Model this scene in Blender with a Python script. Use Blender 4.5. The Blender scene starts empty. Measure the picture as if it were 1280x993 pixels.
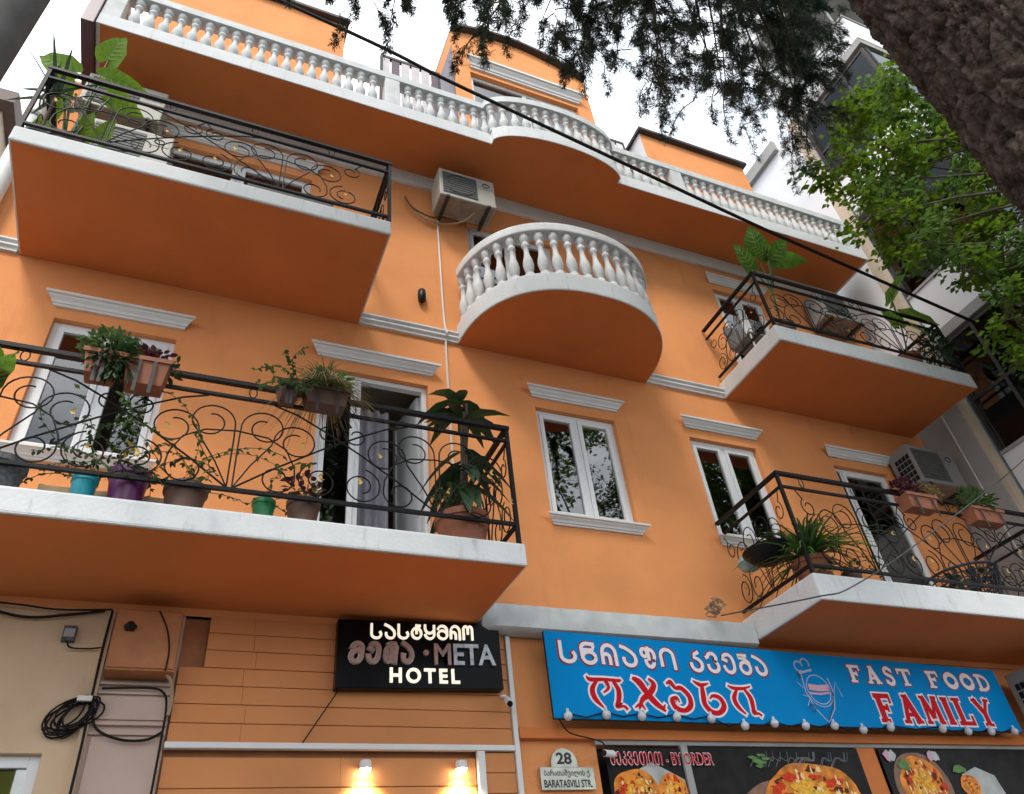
import bpy, bmesh, math, random
import numpy as np
from mathutils import Vector, Matrix, noise
rnd = random.Random(7)
S = bpy.context.scene
COL = S.collection
R = math.radians

# ------------------------------------------------------------------ camera, sky, sun, exposure
cam = bpy.data.objects.new('camera', bpy.data.cameras.new('camera'))
COL.objects.link(cam); S.camera = cam
cam.data.sensor_fit = 'HORIZONTAL'; cam.data.sensor_width = 36.0
cam.data.lens = 956.53 / 1280 * 36.0
cam.data.clip_start = 0.05; cam.data.clip_end = 3000
rt, dn, fw = (0.92024508, -0.3791594, -0.09688728), (0.17030008, 0.61090027, -0.77317446), (0.35234483, 0.69501008, 0.62674884)
cam.matrix_world = Matrix(((rt[0], -dn[0], -fw[0], 0.0), (rt[1], -dn[1], -fw[1], -6.0), (rt[2], -dn[2], -fw[2], 1.6), (0, 0, 0, 1)))

SUN_EL, SUN_AZ = 52.0, 212.0          # degrees; azimuth clockwise from +Y (behind the camera, to the left)
W = bpy.data.worlds.new('World'); S.world = W; W.use_nodes = True
nt = W.node_tree; nt.nodes.clear()
o_ = nt.nodes.new('ShaderNodeOutputWorld'); bg = nt.nodes.new('ShaderNodeBackground')
sky = nt.nodes.new('ShaderNodeTexSky'); sky.sky_type = 'NISHITA'; sky.sun_disc = False
sky.sun_elevation = R(SUN_EL); sky.sun_rotation = R(SUN_AZ)
sky.air_density = 1.0; sky.dust_density = 4.0; sky.ozone_density = 1.0
tc = nt.nodes.new('ShaderNodeTexCoord'); mp = nt.nodes.new('ShaderNodeMapping'); mp.inputs['Scale'].default_value = (1.4, 1.4, 3.0)
nz = nt.nodes.new('ShaderNodeTexNoise'); nz.inputs['Scale'].default_value = 1.7; nz.inputs['Detail'].default_value = 8; nz.inputs['Roughness'].default_value = .55
rp = nt.nodes.new('ShaderNodeValToRGB'); rp.color_ramp.elements[0].position = .40; rp.color_ramp.elements[1].position = .66
rp.color_ramp.elements[0].color = (4.2, 4.9, 5.7, 1); rp.color_ramp.elements[1].color = (16.8, 17.2, 17.6, 1)
mx = nt.nodes.new('ShaderNodeMixRGB'); mx.inputs[0].default_value = .85      # overcast: a cloud sheet over most of the clear sky
nt.links.new(tc.outputs['Generated'], mp.inputs[0]); nt.links.new(mp.outputs[0], nz.inputs['Vector'])
nt.links.new(nz.outputs[0], rp.inputs[0]); nt.links.new(sky.outputs[0], mx.inputs[1]); nt.links.new(rp.outputs[0], mx.inputs[2])
nt.links.new(mx.outputs[0], bg.inputs[0]); nt.links.new(bg.outputs[0], o_.inputs[0])
bg.inputs[1].default_value = 0.10
sl = bpy.data.lights.new('sun', 'SUN'); sl.energy = 1.4; sl.angle = R(14); sl.color = (1.0, .95, .87)
so = bpy.data.objects.new('sun', sl); COL.objects.link(so)
sd = Vector((math.sin(R(SUN_AZ)) * math.cos(R(SUN_EL)), math.cos(R(SUN_AZ)) * math.cos(R(SUN_EL)), math.sin(R(SUN_EL))))
so.rotation_euler = sd.to_track_quat('Z', 'Y').to_euler(); so.location = sd * 40
vs = S.view_settings; vs.view_transform = 'Standard'; vs.look = 'None'; vs.gamma = 1; vs.exposure = 1.0; vs.use_curve_mapping = False

# ------------------------------------------------------------------ materials
def mat(name, col, rough=.7, var=.0, vscale=3.0, bump=0.0, bscale=60.0, metal=0.0, stain=None, stain_amt=0.0, sscale=(1, 1, 1), spec=.5, trans=0.0, sheen=False):
    m = bpy.data.materials.new(name); m.use_nodes = True; n = m.node_tree; b = n.nodes['Principled BSDF']
    b.inputs['Roughness'].default_value = rough; b.inputs['Metallic'].default_value = metal; b.inputs['Specular IOR Level'].default_value = spec
    b.inputs['Base Color'].default_value = (*col, 1)
    t = n.nodes.new('ShaderNodeTexCoord'); src = None
    if var > 0:
        z = n.nodes.new('ShaderNodeTexNoise'); z.inputs['Scale'].default_value = vscale; z.inputs['Detail'].default_value = 6
        n.links.new(t.outputs['Object'], z.inputs['Vector'])
        r = n.nodes.new('ShaderNodeValToRGB'); r.color_ramp.elements[0].position = .3; r.color_ramp.elements[1].position = .7
        r.color_ramp.elements[0].color = (*[c * (1 - var) for c in col], 1); r.color_ramp.elements[1].color = (*[min(1, c * (1 + var * .6)) for c in col], 1)
        n.links.new(z.outputs[0], r.inputs[0]); src = r.outputs[0]
    if stain is not None:
        z = n.nodes.new('ShaderNodeTexNoise'); z.inputs['Scale'].default_value = 2.2; z.inputs['Detail'].default_value = 9; z.inputs['Roughness'].default_value = .68
        mpn = n.nodes.new('ShaderNodeMapping'); mpn.inputs['Scale'].default_value = sscale
        n.links.new(t.outputs['Object'], mpn.inputs[0]); n.links.new(mpn.outputs[0], z.inputs['Vector'])
        r = n.nodes.new('ShaderNodeValToRGB'); r.color_ramp.elements[0].position = .57; r.color_ramp.elements[1].position = .80
        r.color_ramp.elements[0].color = (0, 0, 0, 1); r.color_ramp.elements[1].color = (stain_amt,) * 3 + (1,)
        n.links.new(z.outputs[0], r.inputs[0])
        x = n.nodes.new('ShaderNodeMixRGB'); n.links.new(r.outputs[0], x.inputs[0]); x.inputs[1].default_value = (*col, 1); x.inputs[2].default_value = (*stain, 1)
        if src: n.links.new(src, x.inputs[1])
        src = x.outputs[0]
    if src: n.links.new(src, b.inputs['Base Color'])
    if bump > 0:
        z = n.nodes.new('ShaderNodeTexNoise'); z.inputs['Scale'].default_value = bscale; z.inputs['Detail'].default_value = 5
        n.links.new(t.outputs['Object'], z.inputs['Vector'])
        bp = n.nodes.new('ShaderNodeBump'); bp.inputs['Strength'].default_value = bump; bp.inputs['Distance'].default_value = .01
        n.links.new(z.outputs[0], bp.inputs['Height']); n.links.new(bp.outputs[0], b.inputs['Normal'])
    return m
def leafmat(name, col, tr=.35, rough=.5, var=.35, vs_=9.0):
    m = mat(name, col, rough, var=var, vscale=vs_, spec=.35); n = m.node_tree; b = n.nodes['Principled BSDF']; out = n.nodes['Material Output']
    t = n.nodes.new('ShaderNodeBsdfTranslucent'); s = n.nodes.new('ShaderNodeMixShader'); s.inputs[0].default_value = tr
    src = b.inputs['Base Color'].links[0].from_socket
    hs = n.nodes.new('ShaderNodeHueSaturation'); hs.inputs['Value'].default_value = 1.5; hs.inputs['Hue'].default_value = .485
    n.links.new(src, hs.inputs['Color']); n.links.new(hs.outputs[0], t.inputs['Color'])
    n.links.new(b.outputs[0], s.inputs[1]); n.links.new(t.outputs[0], s.inputs[2]); n.links.new(s.outputs[0], out.inputs[0])
    return m
def glassmat(name, tint=(.90, .92, .91), ior=2.5):
    m = bpy.data.materials.new(name); m.use_nodes = True; n = m.node_tree; n.nodes.clear()
    out = n.nodes.new('ShaderNodeOutputMaterial'); f = n.nodes.new('ShaderNodeFresnel'); f.inputs[0].default_value = ior
    g = n.nodes.new('ShaderNodeBsdfGlossy'); g.inputs['Roughness'].default_value = .015; t = n.nodes.new('ShaderNodeBsdfTransparent'); t.inputs[0].default_value = (*tint, 1)
    s = n.nodes.new('ShaderNodeMixShader'); n.links.new(f.outputs[0], s.inputs[0]); n.links.new(t.outputs[0], s.inputs[1]); n.links.new(g.outputs[0], s.inputs[2]); n.links.new(s.outputs[0], out.inputs[0])
    return m
def emit(name, col, st):
    m = bpy.data.materials.new(name); m.use_nodes = True; b = m.node_tree.nodes['Principled BSDF']
    b.inputs['Base Color'].default_value = (*col, 1); b.inputs['Emission Color'].default_value = (*col, 1); b.inputs['Emission Strength'].default_value = st
    return m
ORANGE = (.80, .32, .118)
M = dict(
    stucco=mat('orange_stucco', ORANGE, .85, var=.10, vscale=1.3, bump=.6, bscale=130, stain=(.50, .18, .06), stain_amt=.45, sscale=(1.6, 1.6, .35), spec=.25),
    soffit=mat('orange_soffit', (.61, .185, .045), .85, var=.08, vscale=1.6, bump=.2, bscale=70, stain=(.36, .12, .035), stain_amt=.35),  # same paint as the stucco; shade of the undersides put into a darker colour
    white=mat('white_moulding', (.68, .68, .67), .6, var=.06, vscale=5, bump=.1, bscale=50),
    slab=mat('white_slab_paint', (.64, .66, .665), .8, var=.05, vscale=4, bump=.35, bscale=35, stain=(.24, .235, .22), stain_amt=.6, sscale=(7, 7, 1.3), spec=.2),
    balus=mat('baluster_concrete', (.60, .61, .61), .8, var=.12, vscale=6, bump=.3, bscale=60, stain=(.38, .39, .38), stain_amt=.35),
    topbalus=mat('weathered_concrete', (.58, .60, .60), .85, var=.15, vscale=5, bump=.3, bscale=60, stain=(.24, .26, .26), stain_amt=.7),
    iron=mat('black_iron', (.010, .010, .011), .5, var=.3, vscale=20, bump=.2, bscale=120, spec=.16),
    gold=mat('gilded_leaf', (.62, .40, .12), .45, metal=.4, var=.3, vscale=30),
    pvc=mat('white_pvc', (.72, .73, .74), .35, var=.03, vscale=4),
    glass=glassmat('window_glass'),
    room=mat('dim_room', (.62, .52, .42), .9, var=.15, vscale=2),
    curtain=mat('grey_curtain', (.30, .29, .34), .9, var=.15, vscale=14),
    sheer=mat('white_curtain', (.80, .83, .88), .9, var=.08, vscale=8),
    beige=mat('beige_render', (.58, .42, .275), .9, var=.10, vscale=1.8, bump=.3, bscale=50, stain=(.30, .24, .18), stain_amt=.6, sscale=(1.5, 1.5, .7)),
    pinkpan=mat('pinkish_panel', (.52, .385, .32), .8, var=.12, vscale=3, bump=.15, stain=(.26, .19, .15), stain_amt=.5),
    plank=mat('orange_cladding', (.58, .225, .072), .7, var=.10, vscale=2.2, bump=.08, bscale=25),
    dark=mat('black_plastic', (.010, .010, .011), .4, var=.2, vscale=10, spec=.2),
    blackgloss=mat('black_gloss_panel', (.003, .003, .004), .25, var=.2, vscale=4, spec=.10),
    lit=emit('cream_letter', (.90, .82, .66), .40),
    chrome=mat('bronze_letter', (.34, .22, .18), .4, metal=.4, var=.25, vscale=9),
    palemet=mat('pale_letter_edge', (.52, .44, .42), .35, metal=.7, var=.2, vscale=9),
    steel=mat('steel_letter', (.34, .36, .38), .35, metal=.5, var=.35, vscale=14),
    blue=mat('blue_banner', (.001, .225, .55), .6, var=.10, vscale=1.2, spec=.05),
    lwhite=mat('print_white', (.78, .72, .74), .5), red=mat('print_red', (.52, .006, .015), .6, spec=.1), dred=mat('print_dark_red', (.30, .03, .05), .6, spec=.1),
    lilac=mat('print_lilac', (.36, .42, .58), .5), pink=mat('print_pink', (.60, .33, .42), .5),
    bulb=mat('milky_bulb', (.56, .57, .60), .3), acw=mat('aircon_casing', (.40, .385, .34), .55, var=.08, vscale=5, stain=(.36, .31, .25), stain_amt=.6),
    acd=mat('shaded_aircon_casing', (.24, .235, .225), .6, var=.12, vscale=5, stain=(.14, .13, .11), stain_amt=.6),  # shade on the right-hand units put into the casing colour, stains over it
    acg=mat('aircon_grille', (.09, .09, .088), .6, var=.2, vscale=12), acb=mat('rusty_underside', (.27, .22, .17), .8, var=.3, vscale=8),
    purple=mat('purple_sheet_metal', (.075, .028, .05), .4, var=.25, vscale=5, spec=.5),
    eave=mat('dark_eave', (.03, .022, .02), .6, var=.3, vscale=6),
    palewood=mat('pale_slat', (.52, .47, .48), .6, var=.12, vscale=7),
    conc=mat('grey_concrete', (.33, .325, .315), .9, var=.15, vscale=2, bump=.3, stain=(.15, .145, .14), stain_amt=.6),
    white2=mat('white_render', (.74, .74, .76), .9, var=.06, vscale=1.5, bump=.2, stain=(.5, .49, .47), stain_amt=.4),
    tan=mat('tan_edge', (.55, .45, .34), .9, var=.1, vscale=3),
    dglass=glassmat('dark_window_glass', (.25, .27, .27), 1.5),
    terra=mat('terracotta', (.27, .095, .048), .75, var=.18, vscale=9, bump=.1, stain=(.20, .12, .08), stain_amt=.5),
    teal=mat('turquoise_plastic', (.004, .27, .34), .35, var=.08), violet=mat('purple_plastic', (.085, .006, .07), .35, var=.1),
    green=mat('green_plastic', (.004, .15, .04), .35, var=.1), brown=mat('brown_pot', (.10, .048, .03), .6, var=.2), soil=mat('soil', (.035, .022, .014), .95, var=.3, vscale=30),
    greypot=mat('grey_stone_pot', (.09, .095, .10), .9, var=.5, vscale=40),
    box=mat('orange_meter_box', (.38, .135, .04), .55, var=.2, vscale=6, stain=(.16, .07, .035), stain_amt=.7),
    cable=mat('black_cable', (.012, .011, .010), .6, spec=.15), wcable=mat('pale_cable', (.62, .58, .52), .5), tcable=mat('tan_cable', (.35, .25, .16), .6),
    plate=mat('number_plate_metal', (.44, .45, .38), .35, metal=.5, var=.25, vscale=9), ink=mat('black_ink', (.012, .012, .012), .5),
    asphalt=mat('asphalt', (.05, .05, .052), .9, var=.25, vscale=2, bump=.4, bscale=80), pave=mat('pavement_slab', (.13, .125, .12), .9, var=.15, vscale=3, bump=.3),
    kerb=mat('kerb_stone', (.33, .32, .31), .9, var=.12), earth=mat('earth', (.13, .12, .10), .95, var=.2),
    bark=mat('pine_bark', (.058, .041, .034), .95, var=.75, vscale=16, bump=1.0, bscale=70, stain=(.17, .13, .11), stain_amt=.75, sscale=(8, 8, 3), spec=.1),
    bark2=mat('grey_brown_bark', (.10, .075, .055), .95, var=.3, vscale=10, bump=.5),
    needle=leafmat('pine_needles', (.028, .054, .034), .18), leafA=leafmat('broad_leaf', (.135, .245, .022), .5), leafB=leafmat('dark_broad_leaf', (.065, .14, .03), .45),
    vein=leafmat('pale_vein', (.30, .42, .10), .3),
    lime=leafmat('lime_leaf', (.14, .30, .02), .5, var=.25, vs_=25), deep=leafmat('deep_green_leaf', (.022, .055, .018), .2), mid=leafmat('mid_green_leaf', (.06, .12, .035), .3),
    bright=leafmat('bright_green_leaf', (.07, .19, .02), .4), straw=leafmat('straw_leaf', (.24, .20, .085), .3), plum=leafmat('plum_leaf', (.075, .02, .03), .2), silver=leafmat('silver_leaf', (.22, .26, .20), .2), yellow=leafmat('yellow_leaf', (.42, .33, .07), .3),
    pitch=mat('dark_pole', (.085, .082, .078), .8, var=.3, vscale=5, bump=.2), lamp=emit('warm_lamp', (1, .74, .36), 16.0), spot=emit('spot_lens', (1, .95, .78), 30.0),
    navy=mat('navy_basket', (.012, .016, .035), .6), lime2=mat('lime_poster', (.66, .64, .03), .6), cushion=mat('grey_wicker', (.16, .14, .13), .8, var=.3, vscale=20),
    cloth=mat('teal_white_cloth', (.35, .50, .50), .8, var=.4, vscale=9), roofm=mat('roof_sheet', (.14, .10, .09), .7, var=.2),
    pdark=mat('print_dark', (.014, .013, .013), .5, var=.6, vscale=7, spec=.12), crust=mat('print_crust', (.75, .26, .04), .5, var=.5, vscale=9, spec=.1),
    cheese=mat('print_cheese', (.80, .46, .06), .5, var=.6, vscale=26, stain=(.5, .10, .01), stain_amt=.9, sscale=(9, 9, 9), spec=.1), plateP=mat('print_plate', (.42, .44, .42), .5, var=.3, vscale=6), crate=mat('pale_crate_wood', (.42, .30, .17), .8, var=.25, vscale=12), wood=mat('print_board', (.22, .10, .05), .5, var=.4, vscale=10),
    p_red=mat('print_sauce', (.62, .05, .012), .5, var=.4, vscale=30, spec=.1), p_brown=mat('print_char', (.10, .03, .012), .5, var=.5, vscale=30, spec=.1), p_gold=mat('print_gold', (.80, .40, .05), .5, var=.4, vscale=30, spec=.1), p_light=mat('print_highlight', (.85, .62, .30), .5, spec=.1), p_smoke=mat('print_smoke', (.16, .16, .17), .5, spec=.1),
    greenP=mat('print_green', (.07, .20, .02), .5, var=.4, vscale=20),
)

# ------------------------------------------------------------------ mesh helpers
class MB:
    def __init__(s): s.v = []; s.f = []
    def quad(s, *p):
        n = len(s.v); s.v += [tuple(q) for q in p]; s.f.append(tuple(range(n, n + len(p)))); return s
    def box(s, x0, x1, y0, y1, z0, z1):
        n = len(s.v)
        s.v += [(x0, y0, z0), (x1, y0, z0), (x1, y1, z0), (x0, y1, z0), (x0, y0, z1), (x1, y0, z1), (x1, y1, z1), (x0, y1, z1)]
        s.f += [tuple(n + i for i in q) for q in ((0, 3, 2, 1), (4, 5, 6, 7), (0, 1, 5, 4), (1, 2, 6, 5), (2, 3, 7, 6), (3, 0, 4, 7))]; return s
    def tube(s, pts, r, seg=6, cap=True):
        pts = [Vector(p) for p in pts]; n0 = len(s.v); k = len(pts); up = None
        rs = r if isinstance(r, (list, tuple)) else [r] * k
        for i, p in enumerate(pts):
            t = (pts[min(i + 1, k - 1)] - pts[max(i - 1, 0)]); t = t.normalized() if t.length > 1e-9 else Vector((0, 0, 1))
            if up is None: up = t.orthogonal().normalized()
            up = (up - t * up.dot(t)); up = up.normalized() if up.length > 1e-6 else t.orthogonal().normalized()
            b = t.cross(up)
            for j in range(seg):
                a = 2 * math.pi * j / seg; s.v.append(tuple(p + (up * math.cos(a) + b * math.sin(a)) * rs[i]))
        for i in range(k - 1):
            for j in range(seg):
                a = n0 + i * seg + j; b2 = n0 + i * seg + (j + 1) % seg; s.f.append((a, b2, b2 + seg, a + seg))
        if cap: s.f.append(tuple(n0 + j for j in reversed(range(seg)))); s.f.append(tuple(n0 + (k - 1) * seg + j for j in range(seg)))
        return s
    def lathe(s, prof, seg=16, c=(0, 0, 0), cap=True):
        n0 = len(s.v)
        for r, z in prof:
            for j in range(seg):
                a = 2 * math.pi * j / seg; s.v.append((c[0] + r * math.cos(a), c[1] + r * math.sin(a), c[2] + z))
        for i in range(len(prof) - 1):
            for j in range(seg):
                a = n0 + i * seg + j; b = n0 + i * seg + (j + 1) % seg; s.f.append((a, b, b + seg, a + seg))
        if cap: s.f.append(tuple(n0 + j for j in reversed(range(seg)))); s.f.append(tuple(n0 + (len(prof) - 1) * seg + j for j in range(seg)))
        return s
    def loft(s, rings, closed=True, cap=True):
        n0 = len(s.v); k = len(rings[0])
        for r in rings: s.v += [tuple(p) for p in r]
        for i in range(len(rings) - 1):
            for j in range(k if closed else k - 1):
                a = n0 + i * k + j; b = n0 + i * k + (j + 1) % k; s.f.append((a, b, b + k, a + k))
        if cap: s.f.append(tuple(n0 + j for j in reversed(range(k)))); s.f.append(tuple(n0 + (len(rings) - 1) * k + j for j in range(k)))
        return s
    def ribbon(s, pts, w, y, axis='xz'):          # a flat stroke in the wall plane
        k = len(pts); n0 = len(s.v); ws = w if isinstance(w, (list, tuple)) else [w] * k
        for i, p in enumerate(pts):
            a = pts[max(i - 1, 0)]; b = pts[min(i + 1, k - 1)]; dx, dz = b[0] - a[0], b[1] - a[1]; L = math.hypot(dx, dz) or 1
            nx, nz_ = -dz / L * ws[i] / 2, dx / L * ws[i] / 2
            s.v += [(p[0] + nx, y, p[1] + nz_), (p[0] - nx, y, p[1] - nz_)]
        for i in range(k - 1): a = n0 + 2 * i; s.f.append((a, a + 2, a + 3, a + 1))
        return s
    def fan(s, pts, y):
        s.v += [(p[0], y, p[1]) for p in pts]; n = len(s.v) - len(pts); s.f.append(tuple(range(n, n + len(pts)))); return s
    def build(s, name, m, parent=None, smooth=False, bevel=0.0, off=None):
        me = bpy.data.meshes.new(name)
        o3 = off if off is not None else (parent_world(parent) if parent else (0, 0, 0))
        me.from_pydata([(x - o3[0], y - o3[1], z - o3[2]) for x, y, z in s.v], [], s.f)
        b = bmesh.new(); b.from_mesh(me)
        bmesh.ops.recalc_face_normals(b, faces=b.faces)
        if bevel > 0:
            ed = [e for e in b.edges if len(e.link_faces) == 2 and e.calc_face_angle(0) > .6]
            bmesh.ops.bevel(b, geom=ed, offset=bevel, segments=2, profile=.6, affect='EDGES')
        b.to_mesh(me); b.free()
        me.materials.append(M[m] if isinstance(m, str) else m)
        if smooth:
            me.polygons.foreach_set('use_smooth', [True] * len(me.polygons))
            try: me.set_sharp_from_angle(angle=R(50))
            except Exception: pass
        o = bpy.data.objects.new(name, me); COL.objects.link(o)
        if parent: o.parent = parent
        return o
def parent_world(p):
    v = Vector(p.location)
    while p.parent: p = p.parent; v += Vector(p.location)
    return tuple(v)
def tag(o, label, cat, group=None):
    o['label'] = label; o['category'] = cat
    if group: o['group'] = group
    return o
def thing(name, label, cat, loc=(0, 0, 0), group=None):
    e = bpy.data.objects.new(name, None); COL.objects.link(e); e.location = loc; e.empty_display_size = .1
    return tag(e, label, cat, group)
def struct(o): o['kind'] = 'structure'; return o
def stuff(o): o['kind'] = 'stuff'; return o
def put(src, name, parent, loc, rotz=0, scale=(1, 1, 1)):      # a repeat that shares mesh data (loc in the parent's frame)
    o = bpy.data.objects.new(name, src); COL.objects.link(o); o.parent = parent; o.location = loc; o.rotation_euler = (0, 0, rotz); o.scale = scale
    return o
def mesh_np(name, V, F, m, parent=None, off=(0, 0, 0)):          # V (n,3) numpy, F (k,4) numpy
    me = bpy.data.meshes.new(name); V = np.asarray(V, np.float32) - np.asarray(off, np.float32); F = np.asarray(F, np.int32); k = F.shape[1]
    me.vertices.add(len(V)); me.vertices.foreach_set('co', V.ravel()); me.loops.add(F.size); me.loops.foreach_set('vertex_index', F.ravel())
    me.polygons.add(len(F)); me.polygons.foreach_set('loop_start', np.arange(0, F.size, k, dtype=np.int32)); me.polygons.foreach_set('loop_total', np.full(len(F), k, np.int32))
    me.update(calc_edges=True); me.materials.append(M[m])
    o = bpy.data.objects.new(name, me); COL.objects.link(o)
    if parent: o.parent = parent
    return o
def hoodprof(mb, x0, x1, z0, z1, d, y=0.0):     # crown moulding with mitred ends; widens upward
    h = z1 - z0
    pr = [(0.0, 0), (.28, 0), (.28, .18), (.42, .22), (.50, .42), (.74, .62), (.80, .74), (1.0, .78), (1.0, 1.0), (0.0, 1.0)]
    rings = []
    for sx, xe in ((-1, x0), (1, x1)):
        rings.append([(xe + sx * (p - 1) * d, y - p * d + .002, z0 + q * h) for p, q in pr])
    return mb.loft(rings)
def stringprof(mb, x0, x1, z0, z1, d, y=0.0):
    h = z1 - z0; pr = [(0, 0), (.45, 0), (.45, .25), (.8, .4), (.8, .55), (.55, .6), (.55, .75), (1, .85), (1, 1), (0, 1)]
    return mb.loft([[(x, y - p * d, z0 + q * h) for p, q in pr] for x in (x0, x1)])
def text_mesh(body, x0, x1, z0, z1, y, bold=0.0, extrude=0.0, tilt=0.0, shear=0.0, space=1.0):
    c = bpy.data.curves.new('t', 'FONT'); c.body = body; c.size = 1; c.offset = bold; c.extrude = extrude; c.resolution_u = 5; c.shear = shear; c.space_character = space
    o = bpy.data.objects.new('t', c); COL.objects.link(o); dg = bpy.context.evaluated_depsgraph_get()
    me = bpy.data.meshes.new_from_object(o.evaluated_get(dg)); bpy.data.objects.remove(o); bpy.data.curves.remove(c)
    V = np.array([v.co[:] for v in me.vertices]); F = [tuple(p.vertices) for p in me.polygons]; bpy.data.meshes.remove(me)
    a = V.min(0); b = V.max(0); mb = MB()
    for v in V:
        u = (v[0] - a[0]) / (b[0] - a[0]); w = (v[1] - a[1]) / (b[1] - a[1])
        mb.v.append((x0 + (x1 - x0) * u, y - v[2], z0 + (z1 - z0) * w + tilt * u))
    mb.f = F; return mb
def islands(mb):
    p = list(range(len(mb.v)))
    def find(i):
        while p[i] != i: p[i] = p[p[i]]; i = p[i]
        return i
    key = {}
    for i, v in enumerate(mb.v):
        k = tuple(round(c, 5) for c in v); 
        if k in key: p[find(i)] = find(key[k])
        key[k] = i
    for f in mb.f:
        for i in f[1:]: p[find(i)] = find(f[0])
    g = {}
    for f in mb.f: g.setdefault(find(f[0]), []).append(f)
    out = []
    for fs in g.values():
        m = MB(); ix = {}
        for f in fs:
            for i in f:
                if i not in ix: ix[i] = len(m.v); m.v.append(mb.v[i])
            m.f.append(tuple(ix[i] for i in f))
        out.append(m)
    out.sort(key=lambda m: min(v[0] for v in m.v)); return out
def arc(cx, cz, r, a0, a1, n=12, r1=None):
    r1 = r if r1 is None else r1
    return [(cx + (r + (r1 - r) * i / n) * math.cos(R(a0 + (a1 - a0) * i / n)), cz + (r + (r1 - r) * i / n) * math.sin(R(a0 + (a1 - a0) * i / n))) for i in range(n + 1)]

# ------------------------------------------------------------------ the setting
struct(MB().quad((-400, -400, -.16), (400, -400, -.16), (400, 400, -.16), (-400, 400, -.16)).build('ground', 'earth'))
struct(MB().quad((-200, -17, -.13), (200, -17, -.13), (200, -8.2, -.13), (-200, -8.2, -.13)).build('road', 'asphalt'))
pv = struct(MB().box(-200, 200, -8.0, .6, -.15, 0).build('pavement', 'pave'))
kb = MB()
for i in range(30): kb.box(-15 + i * 1.0, -15 + i * 1.0 + .99, -8.19, -8.005, -.15, .004)
struct(kb.build('kerb', 'kerb'))
struct(MB().box(-200, 200, -22, -17.2, -.15, 0).build('far_pavement', 'pave'))

# ------------------------------------------------------------------ the hotel building
H = thing('hotel_building', 'orange stucco hotel with white balconies, balustrades and ironwork', 'building', (3.6, 3.0, 0))
def wall(name, x0, x1, z0, z1, holes, m, parent, y=0.0, depth=.17):
    xs = sorted({x0, x1, *[h[0] for h in holes], *[h[1] for h in holes]}); zs = sorted({z0, z1, *[h[2] for h in holes], *[h[3] for h in holes]})
    mb = MB()
    for i in range(len(xs) - 1):
        for j in range(len(zs) - 1):
            cx, cz = (xs[i] + xs[i + 1]) / 2, (zs[j] + zs[j + 1]) / 2
            if any(h[0] < cx < h[1] and h[2] < cz < h[3] for h in holes): continue
            mb.quad((xs[i], y, zs[j]), (xs[i + 1], y, zs[j]), (xs[i + 1], y, zs[j + 1]), (xs[i], y, zs[j + 1]))
    for a, b, c, d in holes:
        mb.quad((a, y, c), (a, y + depth, c), (a, y + depth, d), (a, y, d)); mb.quad((b, y, c), (b, y, d), (b, y + depth, d), (b, y + depth, c))
        mb.quad((a, y, d), (a, y + depth, d), (b, y + depth, d), (b, y, d)); mb.quad((a, y, c), (b, y, c), (b, y + depth, c), (a, y + depth, c))
    me = mb
    o = me.build(name, m, parent)
    return o
OPEN = [(-1.51, -.47, 5.50, 6.95), (.90, 2.05, 4.50, 6.95), (3.32, 4.35, 5.50, 6.93), (5.39, 6.40, 5.50, 6.90), (7.66, 8.63, 4.50, 6.86),
        (-1.10, .62, 7.9, 10.02), (2.68, 3.95, 7.9, 9.98), (6.70, 7.66, 7.95, 9.97)]
wall('facade_wall', -2.45, 9.72, 4.20, 10.72, OPEN, 'stucco', H)
wall('ground_floor_wall', 2.70, 9.72, 0.0, 4.198, [(3.42, 9.2, .4, 3.30)], 'stucco', H, y=.01, depth=.10)
MB().box(-2.449, 9.719, 6.0, 6.2, 0, 10.7).build('rear_wall', 'stucco', H)
MB().quad((-2.45, .004, 0), (-2.45, 6.1, 0), (-2.45, 6.1, 10.7), (-2.45, .004, 10.7)).build('side_wall', 'stucco', H)
MB().quad((9.72, .004, 0), (9.72, 6.1, 0), (9.72, 6.1, 10.7), (9.72, .004, 10.7)).build('side_wall', 'stucco', H)
MB().box(-2.44, 9.71, .01, 6.1, 10.70, 10.74).build('terrace_floor', 'conc', H)
for a, b, c, d in OPEN:
    x0, x1, z0, z1 = a - .5, b + .5, c - .02, d + .35
    r = MB(); Y0, Y1 = .172, 2.8
    r.quad((x0, Y1, z0), (x1, Y1, z0), (x1, Y1, z1), (x0, Y1, z1)); r.quad((x0, Y0, z0), (x0, Y1, z0), (x0, Y1, z1), (x0, Y0, z1)); r.quad((x1, Y0, z0), (x1, Y1, z0), (x1, Y1, z1), (x1, Y0, z1))
    r.quad((x0, Y0, z0), (x1, Y0, z0), (x1, Y1, z0), (x0, Y1, z0)); r.quad((x0, Y0, z1), (x1, Y0, z1), (x1, Y1, z1), (x0, Y1, z1))
    r.quad((x0, Y0, d), (x1, Y0, d), (x1, Y0, z1), (x0, Y0, z1)); r.quad((x0, Y0, z0), (a, Y0, z0), (a, Y0, d), (x0, Y0, d)); r.quad((b, Y0, z0), (x1, Y0, z0), (x1, Y0, d), (b, Y0, d))
    r.build('room', 'room', H)
def bars(mb, x0, x1, z0, z1, t, y0, y1):
    mb.box(x0, x0 + t, y0, y1, z0, z1); mb.box(x1 - t, x1, y0, y1, z0, z1); mb.box(x0 + t, x1 - t, y0, y1, z0, z0 + t); mb.box(x0 + t, x1 - t, y0, y1, z1 - t, z1); return mb
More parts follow.
